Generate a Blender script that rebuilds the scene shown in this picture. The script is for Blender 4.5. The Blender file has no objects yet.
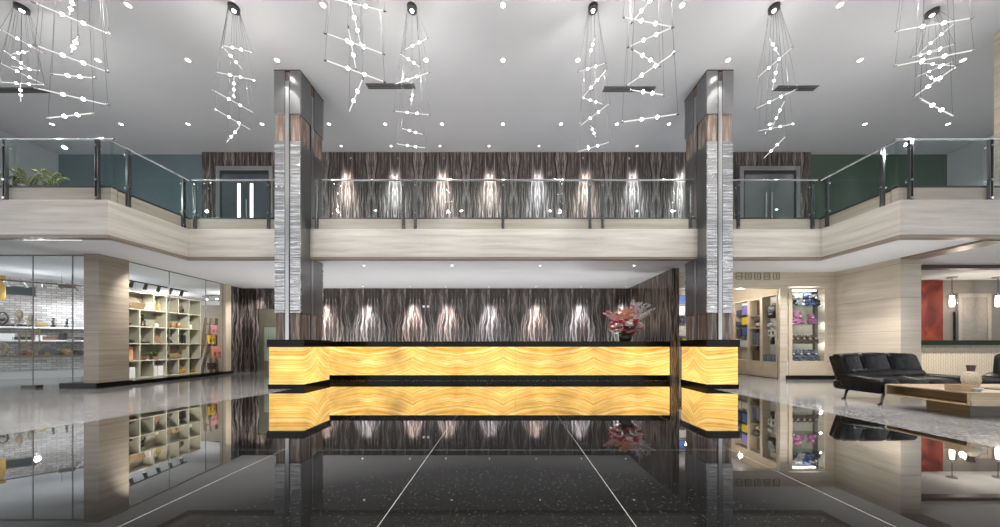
import bpy, bmesh, math, random
from mathutils import Vector, Matrix
random.seed(7)
PI = math.pi
SC = bpy.context.scene
COL = SC.collection
F = 300.0            # focal length in pixels of the 1000x527 frame
EYE = 1.05           # camera height
def W(px, py, y):    # point of the room seen at a pixel, at depth y
    return Vector(((px-507.0)/F*y, y, EYE+(345.0-py)/F*y))
def WX(px, y): return (px-507.0)/F*y
def WZ(py, y): return EYE+(345.0-py)/F*y

# ------------------------------------------------------------------ mesh helper
class MB:
    def __init__(s): s.bm = bmesh.new()
    def box(s, x0, x1, y0, y1, z0, z1):
        v = [s.bm.verts.new(p) for p in ((x0,y0,z0),(x1,y0,z0),(x1,y1,z0),(x0,y1,z0),(x0,y0,z1),(x1,y0,z1),(x1,y1,z1),(x0,y1,z1))]
        for f in ((0,3,2,1),(4,5,6,7),(0,1,5,4),(1,2,6,5),(2,3,7,6),(3,0,4,7)):
            s.bm.faces.new([v[i] for i in f])
        return s
    def obox(s, c, hx, hy, hz, mat):       # oriented box: centre, half sizes, 3x3 matrix
        vs = []
        for dz in (-1,1):
            for dx,dy in ((-1,-1),(1,-1),(1,1),(-1,1)):
                vs.append(s.bm.verts.new(Vector(c)+mat@Vector((dx*hx,dy*hy,dz*hz))))
        for f in ((0,3,2,1),(4,5,6,7),(0,1,5,4),(1,2,6,5),(2,3,7,6),(3,0,4,7)):
            s.bm.faces.new([vs[i] for i in f])
        return s
    def tube(s, p0, p1, r0, r1=None, n=10, cap=True):
        p0, p1 = Vector(p0), Vector(p1); r1 = r0 if r1 is None else r1
        d = p1-p0
        q = d.to_track_quat('Z','Y').to_matrix()
        a = [s.bm.verts.new(p0+q@Vector((r0*math.cos(2*PI*k/n), r0*math.sin(2*PI*k/n),0))) for k in range(n)]
        b = [s.bm.verts.new(p1+q@Vector((r1*math.cos(2*PI*k/n), r1*math.sin(2*PI*k/n),0))) for k in range(n)]
        for k in range(n):
            s.bm.faces.new((a[k],a[(k+1)%n],b[(k+1)%n],b[k]))
        if cap:
            s.bm.faces.new(a[::-1]); s.bm.faces.new(b)
        return s
    def path(s, pts, rs, n=8):
        pts = [Vector(p) for p in pts]
        if not isinstance(rs,(list,tuple)): rs=[rs]*len(pts)
        rings=[]
        for i,p in enumerate(pts):
            d=(pts[min(i+1,len(pts)-1)]-pts[max(i-1,0)])
            q=d.to_track_quat('Z','Y').to_matrix()
            rings.append([s.bm.verts.new(p+q@Vector((rs[i]*math.cos(2*PI*k/n),rs[i]*math.sin(2*PI*k/n),0))) for k in range(n)])
        for a,b in zip(rings,rings[1:]):
            for k in range(n): s.bm.faces.new((a[k],a[(k+1)%n],b[(k+1)%n],b[k]))
        s.bm.faces.new(rings[0][::-1]); s.bm.faces.new(rings[-1])
        return s
    def lathe(s, prof, c=(0,0,0), n=18):
        c=Vector(c); rings=[]
        for r,z in prof:
            if r<1e-5: rings.append([s.bm.verts.new(c+Vector((0,0,z)))])
            else: rings.append([s.bm.verts.new(c+Vector((r*math.cos(2*PI*k/n),r*math.sin(2*PI*k/n),z))) for k in range(n)])
        for a,b in zip(rings,rings[1:]):
            for k in range(n):
                k2=(k+1)%n
                if len(a)==1 and len(b)==1: continue
                if len(a)==1: s.bm.faces.new((a[0],b[k2],b[k]))
                elif len(b)==1: s.bm.faces.new((a[k],a[k2],b[0]))
                else: s.bm.faces.new((a[k],a[k2],b[k2],b[k]))
        if len(rings[0])>1: s.bm.faces.new(rings[0][::-1])
        if len(rings[-1])>1: s.bm.faces.new(rings[-1])
        return s
    def ball(s, c, r, sx=1, sy=1, sz=1, u=12, v=8, rot=None):
        m=Matrix.Translation(Vector(c))
        if rot is not None: m=m@rot.to_4x4()
        m=m@Matrix.Diagonal((r*sx,r*sy,r*sz,1))
        bmesh.ops.create_uvsphere(s.bm,u_segments=u,v_segments=v,radius=1,matrix=m)
        return s
    def prism(s, poly, z0, z1):            # plan polygon (ccw) extruded in z
        a=[s.bm.verts.new((x,y,z0)) for x,y in poly]; b=[s.bm.verts.new((x,y,z1)) for x,y in poly]
        n=len(poly)
        s.bm.faces.new(a[::-1]); s.bm.faces.new(b)
        for k in range(n): s.bm.faces.new((a[k],a[(k+1)%n],b[(k+1)%n],b[k]))
        return s
    def torus(s, c, R, r, axis='Y', n=28, m=8):
        c=Vector(c); rings=[]
        for i in range(n):
            t=2*PI*i/n; ring=[]
            for j in range(m):
                u=2*PI*j/m; rr=R+r*math.cos(u)
                p=Vector((rr*math.cos(t), r*math.sin(u), rr*math.sin(t)))
                if axis=='Z': p=Vector((p.x,p.z,p.y))
                if axis=='X': p=Vector((p.y,p.x,p.z))
                ring.append(s.bm.verts.new(c+p))
            rings.append(ring)
        for i in range(n):
            a,b=rings[i],rings[(i+1)%n]
            for j in range(m): s.bm.faces.new((a[j],a[(j+1)%m],b[(j+1)%m],b[j]))
        return s
    def rbox(s, x0,x1,y0,y1,z0,z1,r,seg=3):
        b2=bmesh.new()
        m=Matrix.Translation(((x0+x1)/2,(y0+y1)/2,(z0+z1)/2))@Matrix.Diagonal((x1-x0,y1-y0,z1-z0,1))
        bmesh.ops.create_cube(b2,size=1,matrix=m)
        bmesh.ops.bevel(b2,geom=b2.edges[:]+b2.verts[:],offset=r,segments=seg,affect='EDGES',profile=.5)
        me=bpy.data.meshes.new('tmp'); b2.to_mesh(me); b2.free()
        s.bm.from_mesh(me); bpy.data.meshes.remove(me)
        return s
    def warp(s, fn):
        for v in s.bm.verts: v.co=fn(v.co)
        return s
    def build(s, name, m, parent=None, loc=(0,0,0), rotz=0, smooth=False, bevel=0, label=None):
        bmesh.ops.recalc_face_normals(s.bm,faces=s.bm.faces[:])
        me=bpy.data.meshes.new(name); s.bm.to_mesh(me); s.bm.free()
        me.materials.append(m)
        if smooth:
            for p in me.polygons: p.use_smooth=True
        o=bpy.data.objects.new(name,me); COL.objects.link(o)
        o.location=loc; o.rotation_euler=(0,0,rotz)
        if parent is not None: o.parent=parent
        if bevel:
            b=o.modifiers.new('edge','BEVEL'); b.width=bevel; b.segments=2; b.limit_method='ANGLE'
        if smooth:
            try: me.set_sharp_from_angle(angle=math.radians(50))
            except Exception: pass
        if label: o['label']=label
        return o

def thing(name, label, cat, loc=(0,0,0), rotz=0, group=None):
    o=bpy.data.objects.new(name,None); COL.objects.link(o)
    o.location=loc; o.rotation_euler=(0,0,rotz); o['label']=label; o['category']=cat
    o.empty_display_size=.1
    if group: o['group']=group
    return o
def tag(o,label,cat,group=None,kind=None):
    o['label']=label; o['category']=cat
    if group: o['group']=group
    if kind: o['kind']=kind
    return o
def struct(o,label,cat='wall'):
    o['kind']='structure'; o['label']=label; o['category']=cat
    return o

# ------------------------------------------------------------------ materials
def new_mat(name):
    m=bpy.data.materials.new(name); m.use_nodes=True
    nt=m.node_tree; nt.nodes.clear()
    out=nt.nodes.new('ShaderNodeOutputMaterial')
    return m,nt,out
def nd(nt,t,**kw):
    n=nt.nodes.new('ShaderNode'+t)
    for k,v in kw.items(): setattr(n,k,v)
    return n
def setin(nt,n,idx,v):
    s=n.inputs[idx]
    if hasattr(v,'is_output') or isinstance(v,bpy.types.NodeSocket): nt.links.new(v,s)
    else: s.default_value=v
def M(nt,op,a,b=None,c=None):
    n=nd(nt,'Math',operation=op); setin(nt,n,0,a)
    if b is not None: setin(nt,n,1,b)
    if c is not None: setin(nt,n,2,c)
    return n.outputs[0]
def pos(nt):
    g=nd(nt,'NewGeometry'); s=nd(nt,'SeparateXYZ'); nt.links.new(g.outputs['Position'],s.inputs[0])
    return s.outputs
def vec(nt,x,y,z):
    c=nd(nt,'CombineXYZ'); setin(nt,c,0,x); setin(nt,c,1,y); setin(nt,c,2,z); return c.outputs[0]
def noise(nt,v,scale=1,detail=4,rough=.55,dist=0):
    n=nd(nt,'TexNoise'); nt.links.new(v,n.inputs['Vector']); n.inputs['Scale'].default_value=scale
    n.inputs['Detail'].default_value=detail; n.inputs['Roughness'].default_value=rough; n.inputs['Distortion'].default_value=dist
    return n.outputs['Fac']
def ramp(nt,fac,stops,interp='LINEAR'):
    r=nd(nt,'ValToRGB'); r.color_ramp.interpolation=interp
    e=r.color_ramp.elements
    while len(e)>1: e.remove(e[-1])
    e[0].position=stops[0][0]; e[0].color=(*stops[0][1],1)
    for p,c in stops[1:]:
        k=e.new(p); k.color=(*c,1)
    setin(nt,r,0,fac); return r.outputs[0]
def mixc(nt,fac,a,b,mode='MIX'):
    n=nd(nt,'Mix',data_type='RGBA',blend_type=mode)
    setin(nt,n,0,fac)
    for i,v in ((6,a),(7,b)):
        if isinstance(v,tuple): v=(*v,1) if len(v)==3 else v
        setin(nt,n,i,v)
    return n.outputs[2]
def bsdf(nt,out,color,rough=.5,metal=0,ior=1.5,spec=.5,coat=0,normal=None,aniso=0):
    b=nd(nt,'BsdfPrincipled')
    if isinstance(color,tuple): color=(*color,1)
    setin(nt,b,'Base Color',color); setin(nt,b,'Roughness',rough); setin(nt,b,'Metallic',metal)
    b.inputs['IOR'].default_value=ior; b.inputs['Specular IOR Level'].default_value=spec; b.inputs['Coat Weight'].default_value=coat
    b.inputs['Coat Roughness'].default_value=.08
    if normal is not None: nt.links.new(normal,b.inputs['Normal'])
    nt.links.new(b.outputs[0],out.inputs[0]); return b
def bump(nt,h,strength=.2,dist=.01):
    b=nd(nt,'Bump'); b.inputs['Strength'].default_value=strength; b.inputs['Distance'].default_value=dist
    nt.links.new(h,b.inputs['Height']); return b.outputs[0]
CACHE={}
def plain(name,color,rough=.5,metal=0,var=.12,scale=9,coat=0,spec=.5):
    if name in CACHE: return CACHE[name]
    m,nt,out=new_mat(name)
    g=nd(nt,'TexCoord')
    f=noise(nt,g.outputs['Object'],scale,3)
    c=ramp(nt,f,[(.3,tuple(x*(1-var) for x in color)),(.7,tuple(min(1,x*(1+var)) for x in color))])
    bsdf(nt,out,c,rough,metal,coat=coat,spec=spec)
    CACHE[name]=m; return m
def emit(name,color,strength):
    m,nt,out=new_mat(name)
    e=nd(nt,'Emission'); e.inputs[0].default_value=(*color,1); e.inputs[1].default_value=strength
    nt.links.new(e.outputs[0],out.inputs[0]); return m

def m_black_granite():
    m,nt,out=new_mat('black_granite')
    x,y,z=pos(nt)
    g=nd(nt,'NewGeometry').outputs['Position']
    vor=nd(nt,'TexVoronoi'); nt.links.new(vec(nt,M(nt,'MULTIPLY',x,1.0),M(nt,'MULTIPLY',y,1.0),0.0),vor.inputs['Vector']); vor.inputs['Scale'].default_value=34
    n1=noise(nt,g,3.0,4); n2=noise(nt,g,40,3,.6)
    sp=M(nt,'SUBTRACT',.30,vor.outputs['Distance'])
    sp=M(nt,'MULTIPLY',M(nt,'MAXIMUM',sp,0.0),M(nt,'MULTIPLY',M(nt,'GREATER_THAN',n2,.50),M(nt,'GREATER_THAN',n1,.33)))
    sp=M(nt,'MINIMUM',M(nt,'MULTIPLY',sp,5.0),1.0)
    base=mixc(nt,sp,mixc(nt,n2,(.003,.003,.003),(.012,.012,.012)),(.034,.034,.033))
    # joints of the slabs
    P=1.495
    def line(c,off,w):
        t=M(nt,'FRACT',M(nt,'ADD',M(nt,'DIVIDE',M(nt,'SUBTRACT',c,off),P),.5))
        return M(nt,'LESS_THAN',M(nt,'ABSOLUTE',M(nt,'MULTIPLY',M(nt,'SUBTRACT',t,.5),P)),w)
    lx=line(x,.7475,.0026); ly=M(nt,'MULTIPLY',line(y,3.0,.003),M(nt,'LESS_THAN',y,5.0))
    base=mixc(nt,M(nt,'MULTIPLY',ly,.35),base,(.5,.5,.48))
    base=mixc(nt,lx,base,(.30,.30,.29))
    df=nd(nt,'BsdfDiffuse'); setin(nt,df,0,base)
    gl=nd(nt,'BsdfGlossy'); gl.inputs['Roughness'].default_value=.02; gl.inputs[0].default_value=(.97,.97,.97,1)
    lw=nd(nt,'LayerWeight'); lw.inputs[0].default_value=.5
    k=ramp(nt,lw.outputs['Facing'],[(0,(.015,)*3),(.45,(.02,)*3),(.55,(.03,)*3),(.62,(.055,)*3),(.69,(.24,)*3),(.78,(.74,)*3),(.92,(.95,)*3)])
    mx=nd(nt,'MixShader'); nt.links.new(k,mx.inputs[0]); nt.links.new(df.outputs[0],mx.inputs[1]); nt.links.new(gl.outputs[0],mx.inputs[2])
    nt.links.new(mx.outputs[0],out.inputs[0])
    return m
def m_grey_granite():
    m,nt,out=new_mat('grey_granite')
    g=nd(nt,'NewGeometry').outputs['Position']
    f=noise(nt,g,26,6,.7); f2=noise(nt,g,2.2,5,.6,1.0)
    c=ramp(nt,f,[(.34,(.10,.10,.102)),(.5,(.24,.238,.235)),(.68,(.44,.435,.43))])
    c2=ramp(nt,f2,[(.35,(.72,.72,.74)),(.62,(1,1,1))])
    c=mixc(nt,1.0,c,c2,'MULTIPLY')
    bsdf(nt,out,c,.10,0,ior=1.5,spec=.5)
    return m
def m_travertine(name,lo,hi,k=1.0,tile=None,rough=.35):
    m,nt,out=new_mat(name)
    x,y,z=pos(nt)
    u=M(nt,'ADD',x,y)
    wob=noise(nt,vec(nt,M(nt,'MULTIPLY',x,.5),M(nt,'MULTIPLY',y,.5),M(nt,'MULTIPLY',z,1.5)),1,3)
    zz=M(nt,'ADD',z,M(nt,'MULTIPLY',wob,.10))
    f=noise(nt,vec(nt,M(nt,'MULTIPLY',x,.55),M(nt,'MULTIPLY',y,.55),M(nt,'MULTIPLY',zz,11*k)),1,6,.62)
    pit=noise(nt,vec(nt,M(nt,'MULTIPLY',x,9.0),M(nt,'MULTIPLY',y,9.0),M(nt,'MULTIPLY',z,45.0)),1,3,.6)
    c=ramp(nt,f,[(.32,lo),(.5,tuple((a+b)/2 for a,b in zip(lo,hi))),(.68,hi)])
    c=mixc(nt,M(nt,'MULTIPLY',M(nt,'GREATER_THAN',pit,.68),.35),c,tuple(a*.45 for a in lo))
    if tile:
        t=M(nt,'FRACT',M(nt,'DIVIDE',M(nt,'ADD',z,tile[1]),tile[0]))
        c=mixc(nt,M(nt,'MULTIPLY',M(nt,'LESS_THAN',t,.012),.6),c,tuple(a*.3 for a in lo))
    bsdf(nt,out,c,rough,0,normal=bump(nt,pit,.08,.004))
    return m
def m_zebrano(name,dark,mid,light,panel=.82,rough=.16,coat=.25,use='xy'):
    m,nt,out=new_mat(name)
    x,y,z=pos(nt)
    u=M(nt,'ADD',x,y)
    pg=nd(nt,'Math',operation='PINGPONG'); setin(nt,pg,0,M(nt,'ADD',u,50*panel+.06)); pg.inputs[1].default_value=panel
    t=pg.outputs[0]
    wob=noise(nt,vec(nt,M(nt,'MULTIPLY',t,2.0),M(nt,'MULTIPLY',z,.95),0.0),1,2,.5)
    g=M(nt,'ADD',M(nt,'ADD',t,M(nt,'MULTIPLY',z,M(nt,'MULTIPLY',M(nt,'SUBTRACT',t,panel*.35),.13))),M(nt,'MULTIPLY',wob,.42))
    f1=noise(nt,vec(nt,M(nt,'MULTIPLY',g,4.6),M(nt,'MULTIPLY',z,.22),0.0),1,3,.6)
    f2=noise(nt,vec(nt,M(nt,'MULTIPLY',g,9.5),M(nt,'MULTIPLY',z,.45),3.0),1,4,.65)
    f3=noise(nt,vec(nt,M(nt,'MULTIPLY',g,42.0),M(nt,'MULTIPLY',z,.5),7.0),1,2,.6)
    f=M(nt,'ADD',M(nt,'MULTIPLY',f1,.68),M(nt,'MULTIPLY',f2,.32))
    c=ramp(nt,f,[(.33,light),(.39,mid),(.44,dark),(.48,mid),(.50,light),(.52,mid),(.57,dark),(.62,mid),(.655,light),(.68,mid),(.75,dark)])
    c=mixc(nt,1.0,c,ramp(nt,f3,[(.36,(.5,.49,.48)),(.56,(1,1,1))]),'MULTIPLY')
    bsdf(nt,out,c,rough,0,coat=coat)
    return m
def m_onyx(name,peak,panel,glow,kx=1.0,ky=.9):
    m,nt,out=new_mat(name)
    x,y,z=pos(nt)
    u=M(nt,'ADD',M(nt,'MULTIPLY',x,kx),M(nt,'MULTIPLY',y,ky))
    pg=nd(nt,'Math',operation='PINGPONG'); setin(nt,pg,0,M(nt,'ADD',M(nt,'SUBTRACT',u,peak),40*panel)); pg.inputs[1].default_value=panel
    t=pg.outputs[0]
    n1=noise(nt,vec(nt,M(nt,'MULTIPLY',t,1.1),M(nt,'MULTIPLY',z,1.6),0.0),1,4,.55)
    n2=noise(nt,vec(nt,M(nt,'MULTIPLY',t,3.0),M(nt,'MULTIPLY',z,4.0),2.0),1,4,.6)
    hump=M(nt,'POWER',M(nt,'SUBTRACT',1.0,M(nt,'DIVIDE',t,panel)),2.0)
    v=M(nt,'SUBTRACT',M(nt,'ADD',z,M(nt,'MULTIPLY',n1,.26)),M(nt,'MULTIPLY',hump,.33))
    v=M(nt,'ADD',v,M(nt,'MULTIPLY',n2,.035))
    b1=noise(nt,vec(nt,M(nt,'MULTIPLY',t,.12),0.0,M(nt,'MULTIPLY',v,15.0)),1,5,.6)
    b2=noise(nt,vec(nt,M(nt,'MULTIPLY',t,.5),5.0,M(nt,'MULTIPLY',v,52.0)),1,3,.5)
    f=M(nt,'ADD',M(nt,'MULTIPLY',b1,.62),M(nt,'MULTIPLY',b2,.38))
    c=ramp(nt,f,[(.28,(.36,.13,.02)),(.36,(.80,.38,.06)),(.42,(1,.56,.11)),(.46,(.66,.29,.04)),(.50,(1,.60,.15)),(.57,(1,.74,.33)),(.61,(.72,.34,.05)),(.66,(1,.66,.2)),(.74,(1,.80,.42))])
    e=nd(nt,'Emission'); nt.links.new(c,e.inputs[0])
    n3=noise(nt,vec(nt,M(nt,'MULTIPLY',x,1.3),M(nt,'MULTIPLY',y,1.3),M(nt,'MULTIPLY',z,1.8)),1,2,.5)
    setin(nt,e,1,M(nt,'MULTIPLY',M(nt,'ADD',.30,M(nt,'MULTIPLY',n3,1.4)),glow))
    gl=nd(nt,'BsdfGlossy'); gl.inputs['Roughness'].default_value=.08
    gl.inputs[0].default_value=(.3,.3,.3,1)
    fr=nd(nt,'Fresnel'); fr.inputs[0].default_value=1.4
    mx=nd(nt,'MixShader'); nt.links.new(fr.outputs[0],mx.inputs[0]); nt.links.new(e.outputs[0],mx.inputs[1]); nt.links.new(gl.outputs[0],mx.inputs[2])
    nt.links.new(mx.outputs[0],out.inputs[0])
    return m
def m_steel(name,wavy=.5,rough=.16,color=(.62,.62,.63)):
    m,nt,out=new_mat(name)
    x,y,z=pos(nt)
    h=noise(nt,vec(nt,M(nt,'MULTIPLY',x,.5),M(nt,'MULTIPLY',y,.5),M(nt,'MULTIPLY',z,7.0)),1,3,.55)
    br=noise(nt,vec(nt,M(nt,'MULTIPLY',x,3.0),M(nt,'MULTIPLY',y,3.0),M(nt,'MULTIPLY',z,260.0)),1,2,.5)
    c=ramp(nt,br,[(.3,tuple(a*.85 for a in color)),(.7,color)])
    bsdf(nt,out,c,rough,1.0,normal=bump(nt,h,wavy,.09) if wavy else None)
    return m
def m_glass(name,tint=(.86,.94,.93),refl=1.0):
    m,nt,out=new_mat(name)
    t=nd(nt,'BsdfTransparent'); t.inputs[0].default_value=(*tint,1)
    g=nd(nt,'BsdfGlossy'); g.inputs['Roughness'].default_value=0.0; g.inputs[0].default_value=(.9,.97,.96,1)
    fr=nd(nt,'Fresnel'); fr.inputs[0].default_value=1.45
    bk=nd(nt,'NewGeometry').outputs['Backfacing']
    k=M(nt,'MULTIPLY',M(nt,'MULTIPLY',fr.outputs[0],refl),M(nt,'SUBTRACT',1.0,bk))
    mx=nd(nt,'MixShader'); nt.links.new(k,mx.inputs[0]); nt.links.new(t.outputs[0],mx.inputs[1]); nt.links.new(g.outputs[0],mx.inputs[2])
    nt.links.new(mx.outputs[0],out.inputs[0])
    return m
def m_brick():
    m,nt,out=new_mat('white_brick')
    g=nd(nt,'TexCoord')
    mp=nd(nt,'Mapping'); mp.inputs['Rotation'].default_value=(PI/2,0,0); nt.links.new(g.outputs['Object'],mp.inputs[0])
    b=nd(nt,'TexBrick'); nt.links.new(mp.outputs[0],b.inputs['Vector'])
    b.inputs['Scale'].default_value=1; b.inputs['Brick Width'].default_value=.21; b.inputs['Row Height'].default_value=.078; b.inputs['Mortar Size'].default_value=.008
    b.inputs['Color1'].default_value=(.66,.64,.62,1); b.inputs['Color2'].default_value=(.40,.37,.35,1); b.inputs['Mortar'].default_value=(.26,.24,.23,1)
    f=noise(nt,g.outputs['Object'],3,4)
    c=mixc(nt,1.0,b.outputs[0],ramp(nt,f,[(.3,(.75,.74,.73)),(.7,(1,1,1))]),'MULTIPLY')
    bsdf(nt,out,c,.8,0,normal=bump(nt,b.outputs['Fac'],.3,-.01))
    return m
def m_tiles():
    m,nt,out=new_mat('green_tile')
    x,y,z=pos(nt)
    def ln(c):
        t=M(nt,'FRACT',M(nt,'DIVIDE',c,.075)); return M(nt,'LESS_THAN',t,.16)
    k=M(nt,'MAXIMUM',ln(x),ln(z))
    c=mixc(nt,k,(.50,.58,.50),(.24,.30,.25)); bsdf(nt,out,c,.25); return m
def m_fluted():
    m,nt,out=new_mat('fluted_cream')
    x,y,z=pos(nt)
    w=M(nt,'ABSOLUTE',M(nt,'SINE',M(nt,'MULTIPLY',x,44.0)))
    wz=M(nt,'SINE',M(nt,'ADD',M(nt,'MULTIPLY',z,50.0),M(nt,'MULTIPLY',M(nt,'FLOOR',M(nt,'MULTIPLY',x,14.0)),3.14)))
    h=M(nt,'ADD',w,M(nt,'MULTIPLY',wz,.25))
    bsdf(nt,out,(.62,.53,.40),.5,0,normal=bump(nt,h,.5,.02)); return m
def m_wood(name,a,b,axis='x',rough=.4,scale=1):
    m,nt,out=new_mat(name)
    g=nd(nt,'TexCoord'); s=nd(nt,'SeparateXYZ'); nt.links.new(g.outputs['Object'],s.inputs[0])
    k={'x':(1.2,14,14),'y':(14,1.2,14),'z':(14,14,1.2)}[axis]
    v=vec(nt,*[M(nt,'MULTIPLY',s.outputs[i],float(k[i]*scale)) for i in range(3)])
    f=noise(nt,v,1,4,.6,.6)
    bsdf(nt,out,ramp(nt,f,[(.3,a),(.7,b)]),rough); return m
def m_leather():
    m,nt,out=new_mat('black_leather')
    g=nd(nt,'TexCoord')
    f=noise(nt,g.outputs['Object'],5,4); f2=noise(nt,g.outputs['Object'],90,2)
    h=M(nt,'ADD',f,M(nt,'MULTIPLY',f2,.06))
    bsdf(nt,out,(.0025,.0025,.003),.30,0,spec=.18,normal=bump(nt,h,.35,.05)); return m
def m_red_art():
    m,nt,out=new_mat('red_panel')
    x,y,z=pos(nt)
    f=noise(nt,vec(nt,M(nt,'MULTIPLY',x,2.0),0.0,M(nt,'MULTIPLY',z,.9)),1,3,.5,1.5)
    bsdf(nt,out,ramp(nt,f,[(.35,(.10,.010,.007)),(.52,(.19,.024,.013)),(.66,(.24,.05,.02))]),.65,spec=.25); return m

BLACKG=m_black_granite(); GREYG=m_grey_granite()
TRAV=m_travertine('travertine_fascia',(.37,.34,.30),(.55,.52,.475),.8)
TRAVC=m_travertine('travertine_curb',(.22,.20,.165),(.31,.285,.24),.8)
TRAVW=m_travertine('travertine_wall',(.46,.40,.325),(.60,.535,.445),1.0,tile=(.86,.32))
TRAVP=m_travertine('travertine_pillar',(.22,.185,.145),(.34,.29,.23),1.2,tile=(.86,.32))
TRAVB=m_travertine('travertine_edge',(.16,.13,.105),(.25,.21,.17),1.0)
ZEB=m_zebrano('zebrano_wall',(.020,.015,.013),(.075,.058,.052),(.30,.265,.25))
ZEBF=m_zebrano('zebrano_fin',(.04,.028,.022),(.12,.09,.07),(.27,.22,.18),.5)
COLWOOD=m_zebrano('column_wood',(.085,.058,.046),(.20,.15,.125),(.36,.29,.25),.31,rough=.3,coat=.1)
ONYX=m_onyx('onyx_desk',10.4,1.32,.90); ONYXP=m_onyx('onyx_pedestal',6.48,.6,.90,.25,1.0)
STEEL=m_steel('wavy_steel',1.0,.2,(.88,.88,.89)); STEELS=m_steel('satin_steel',0,.28,(.50,.50,.505)); CHROME=m_steel('chrome',0,.08,(.78,.78,.79))
SIDESTEEL=m_steel('shaded_side_steel',.12,.33,(.30,.30,.305)); STRIPM=m_steel('strip_steel',0,.3,(.72,.72,.73)); DSTEEL=m_steel('dark_steel',0,.3,(.16,.165,.17))  # side steel: same cladding, its darker reflections of the interior put into the colour
GLASS=m_glass('balustrade_glass',(.90,.95,.945),1.0); SHOPGLASS=m_glass('shop_glass',(.97,.98,.98),.25)
BRICK=m_brick(); TILE=m_tiles(); FLUTE=m_fluted(); LEATHER=m_leather(); RED=m_red_art()
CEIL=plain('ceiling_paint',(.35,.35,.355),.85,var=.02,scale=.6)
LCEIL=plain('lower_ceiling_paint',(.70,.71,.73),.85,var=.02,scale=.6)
WHITE=plain('white_paint',(.78,.78,.77),.7,var=.03,scale=1)
CREAM=plain('cream_laminate',(.56,.48,.37),.5,var=.06,scale=3)
OLIVE=plain('olive_grey',(.20,.19,.14),.6,var=.06,scale=2)
BLACK=plain('black_stone',(.006,.005,.0045),.15,var=.3,scale=20,spec=.2)
BLACKM=plain('black_metal',(.015,.015,.016),.35,var=.1)
SLATE=plain('slate_paint',(.09,.125,.138),.75,var=.05,scale=1)
GREENP=plain('green_paint',(.045,.072,.052),.75,var=.05,scale=1)
GREYW=plain('grey_wall_paint',(.33,.335,.345),.8,var=.04,scale=1)
DOORM=plain('door_slate',(.045,.053,.065),.35,var=.1,scale=2)
DOORG=plain('door_grey',(.10,.10,.105),.4,var=.08,scale=2)
OAK=m_wood('pale_oak',(.25,.18,.11),(.35,.27,.175),'y'); OAKX=m_wood('pale_oak_long',(.30,.23,.155),(.40,.32,.22),'x')
WALNUT=m_wood('brown_oak',(.20,.12,.055),(.33,.215,.11),'y'); SHADEWOOD=m_wood('shaded_wood',(.115,.09,.07),(.17,.135,.105),'x')
BAMBOO=m_wood('driftwood',(.15,.10,.055),(.28,.19,.11),'z')
SHELFW=plain('shelf_laminate',(.50,.46,.37),.5,var=.05,scale=3)
SHELFB=plain('shelf_back',(.27,.265,.20),.6,var=.05,scale=3)
BULB=emit('lamp_bulb',(1,.985,.96),28.0); ROD=emit('lit_rod',(1,.99,.97),.62)
DLITE=emit('downlight_lens',(1,.98,.95),10.0); PEND=emit('pendant_glow',(1,.9,.78),6.0)
COVE=emit('cove_strip',(1,.97,.92),2.5); SLIT=emit('lit_slit',(1,.98,.95),1.6)
WIRE=plain('suspension_wire_steel',(.07,.07,.07),.6,0)

# ------------------------------------------------------------------ setting
CZ=7.72          # hall ceiling
LZ=3.27          # underside of the balcony
FY=7.65          # balcony front
WY=6.11          # wing front
XL,XR=-8.13,8.02
CL=(-5.64,-5.02); CR=(4.86,5.48); CY0,CY1=7.28,8.2   # the two columns
BU=10.37         # upper back wall
BL=11.75         # lower back wall
def S(name,mb,m,label,cat,parent=None,**k):
    o=mb.build(name,m,parent,**k); return struct(o,label,cat)

# floor: black granite field with grey granite either side
xl0,yl0=WX(0,3.5),3.5
left_edge=[(-6.5,-6),(-5.95,3.3),(-5.45,5.2),(-5.15,6.35),(-5.15,8.75)]
right_edge=[(5.05,-6),(5.0,3.1),(4.92,6.3),(4.92,8.75)]
S('floor',MB().prism(left_edge[0:1]+right_edge+left_edge[:0:-1],-.2,0),BLACKG,'polished black granite floor with thin white joints in front of the desk','floor')
S('floor',MB().prism([(-20,-6),(-6.5,-6)]+left_edge[1:]+[(-5.15,16),(-20,16)],-.2,0),GREYG,'grey speckled granite floor on the shop side with the shelves','floor')
S('floor',MB().prism(right_edge[0:1]+[(20,-6),(20,16),(4.92,16)]+right_edge[:0:-1],-.2,0),GREYG,'grey speckled granite floor under the black sofas','floor')
S('floor',MB().box(-5.15,4.92,8.75,16,-.2,0),GREYG,'floor strip behind the reception desk','floor')
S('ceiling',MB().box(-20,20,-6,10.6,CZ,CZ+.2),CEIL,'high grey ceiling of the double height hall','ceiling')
# balcony slab = lower ceiling, notched round the columns
sl=MB()
sl.box(-20,XL-.15,WY+.15,10.6,LZ,4.20); sl.box(XR+.15,20,WY+.15,10.6,LZ,4.20)
sl.box(XL-.15,CL[0],FY+.15,CY1,LZ,4.20); sl.box(CL[1],CR[0],FY+.15,CY1,LZ,4.20); sl.box(CR[1],XR+.15,FY+.15,CY1,LZ,4.20)
sl.box(XL-.15,XR+.15,CY1,10.6,LZ,4.20)
sl.box(-20,20,10.6,16,LZ,4.20)
S('ceiling',sl,LCEIL,'smooth white underside of the balcony over reception and shops','ceiling')

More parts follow.
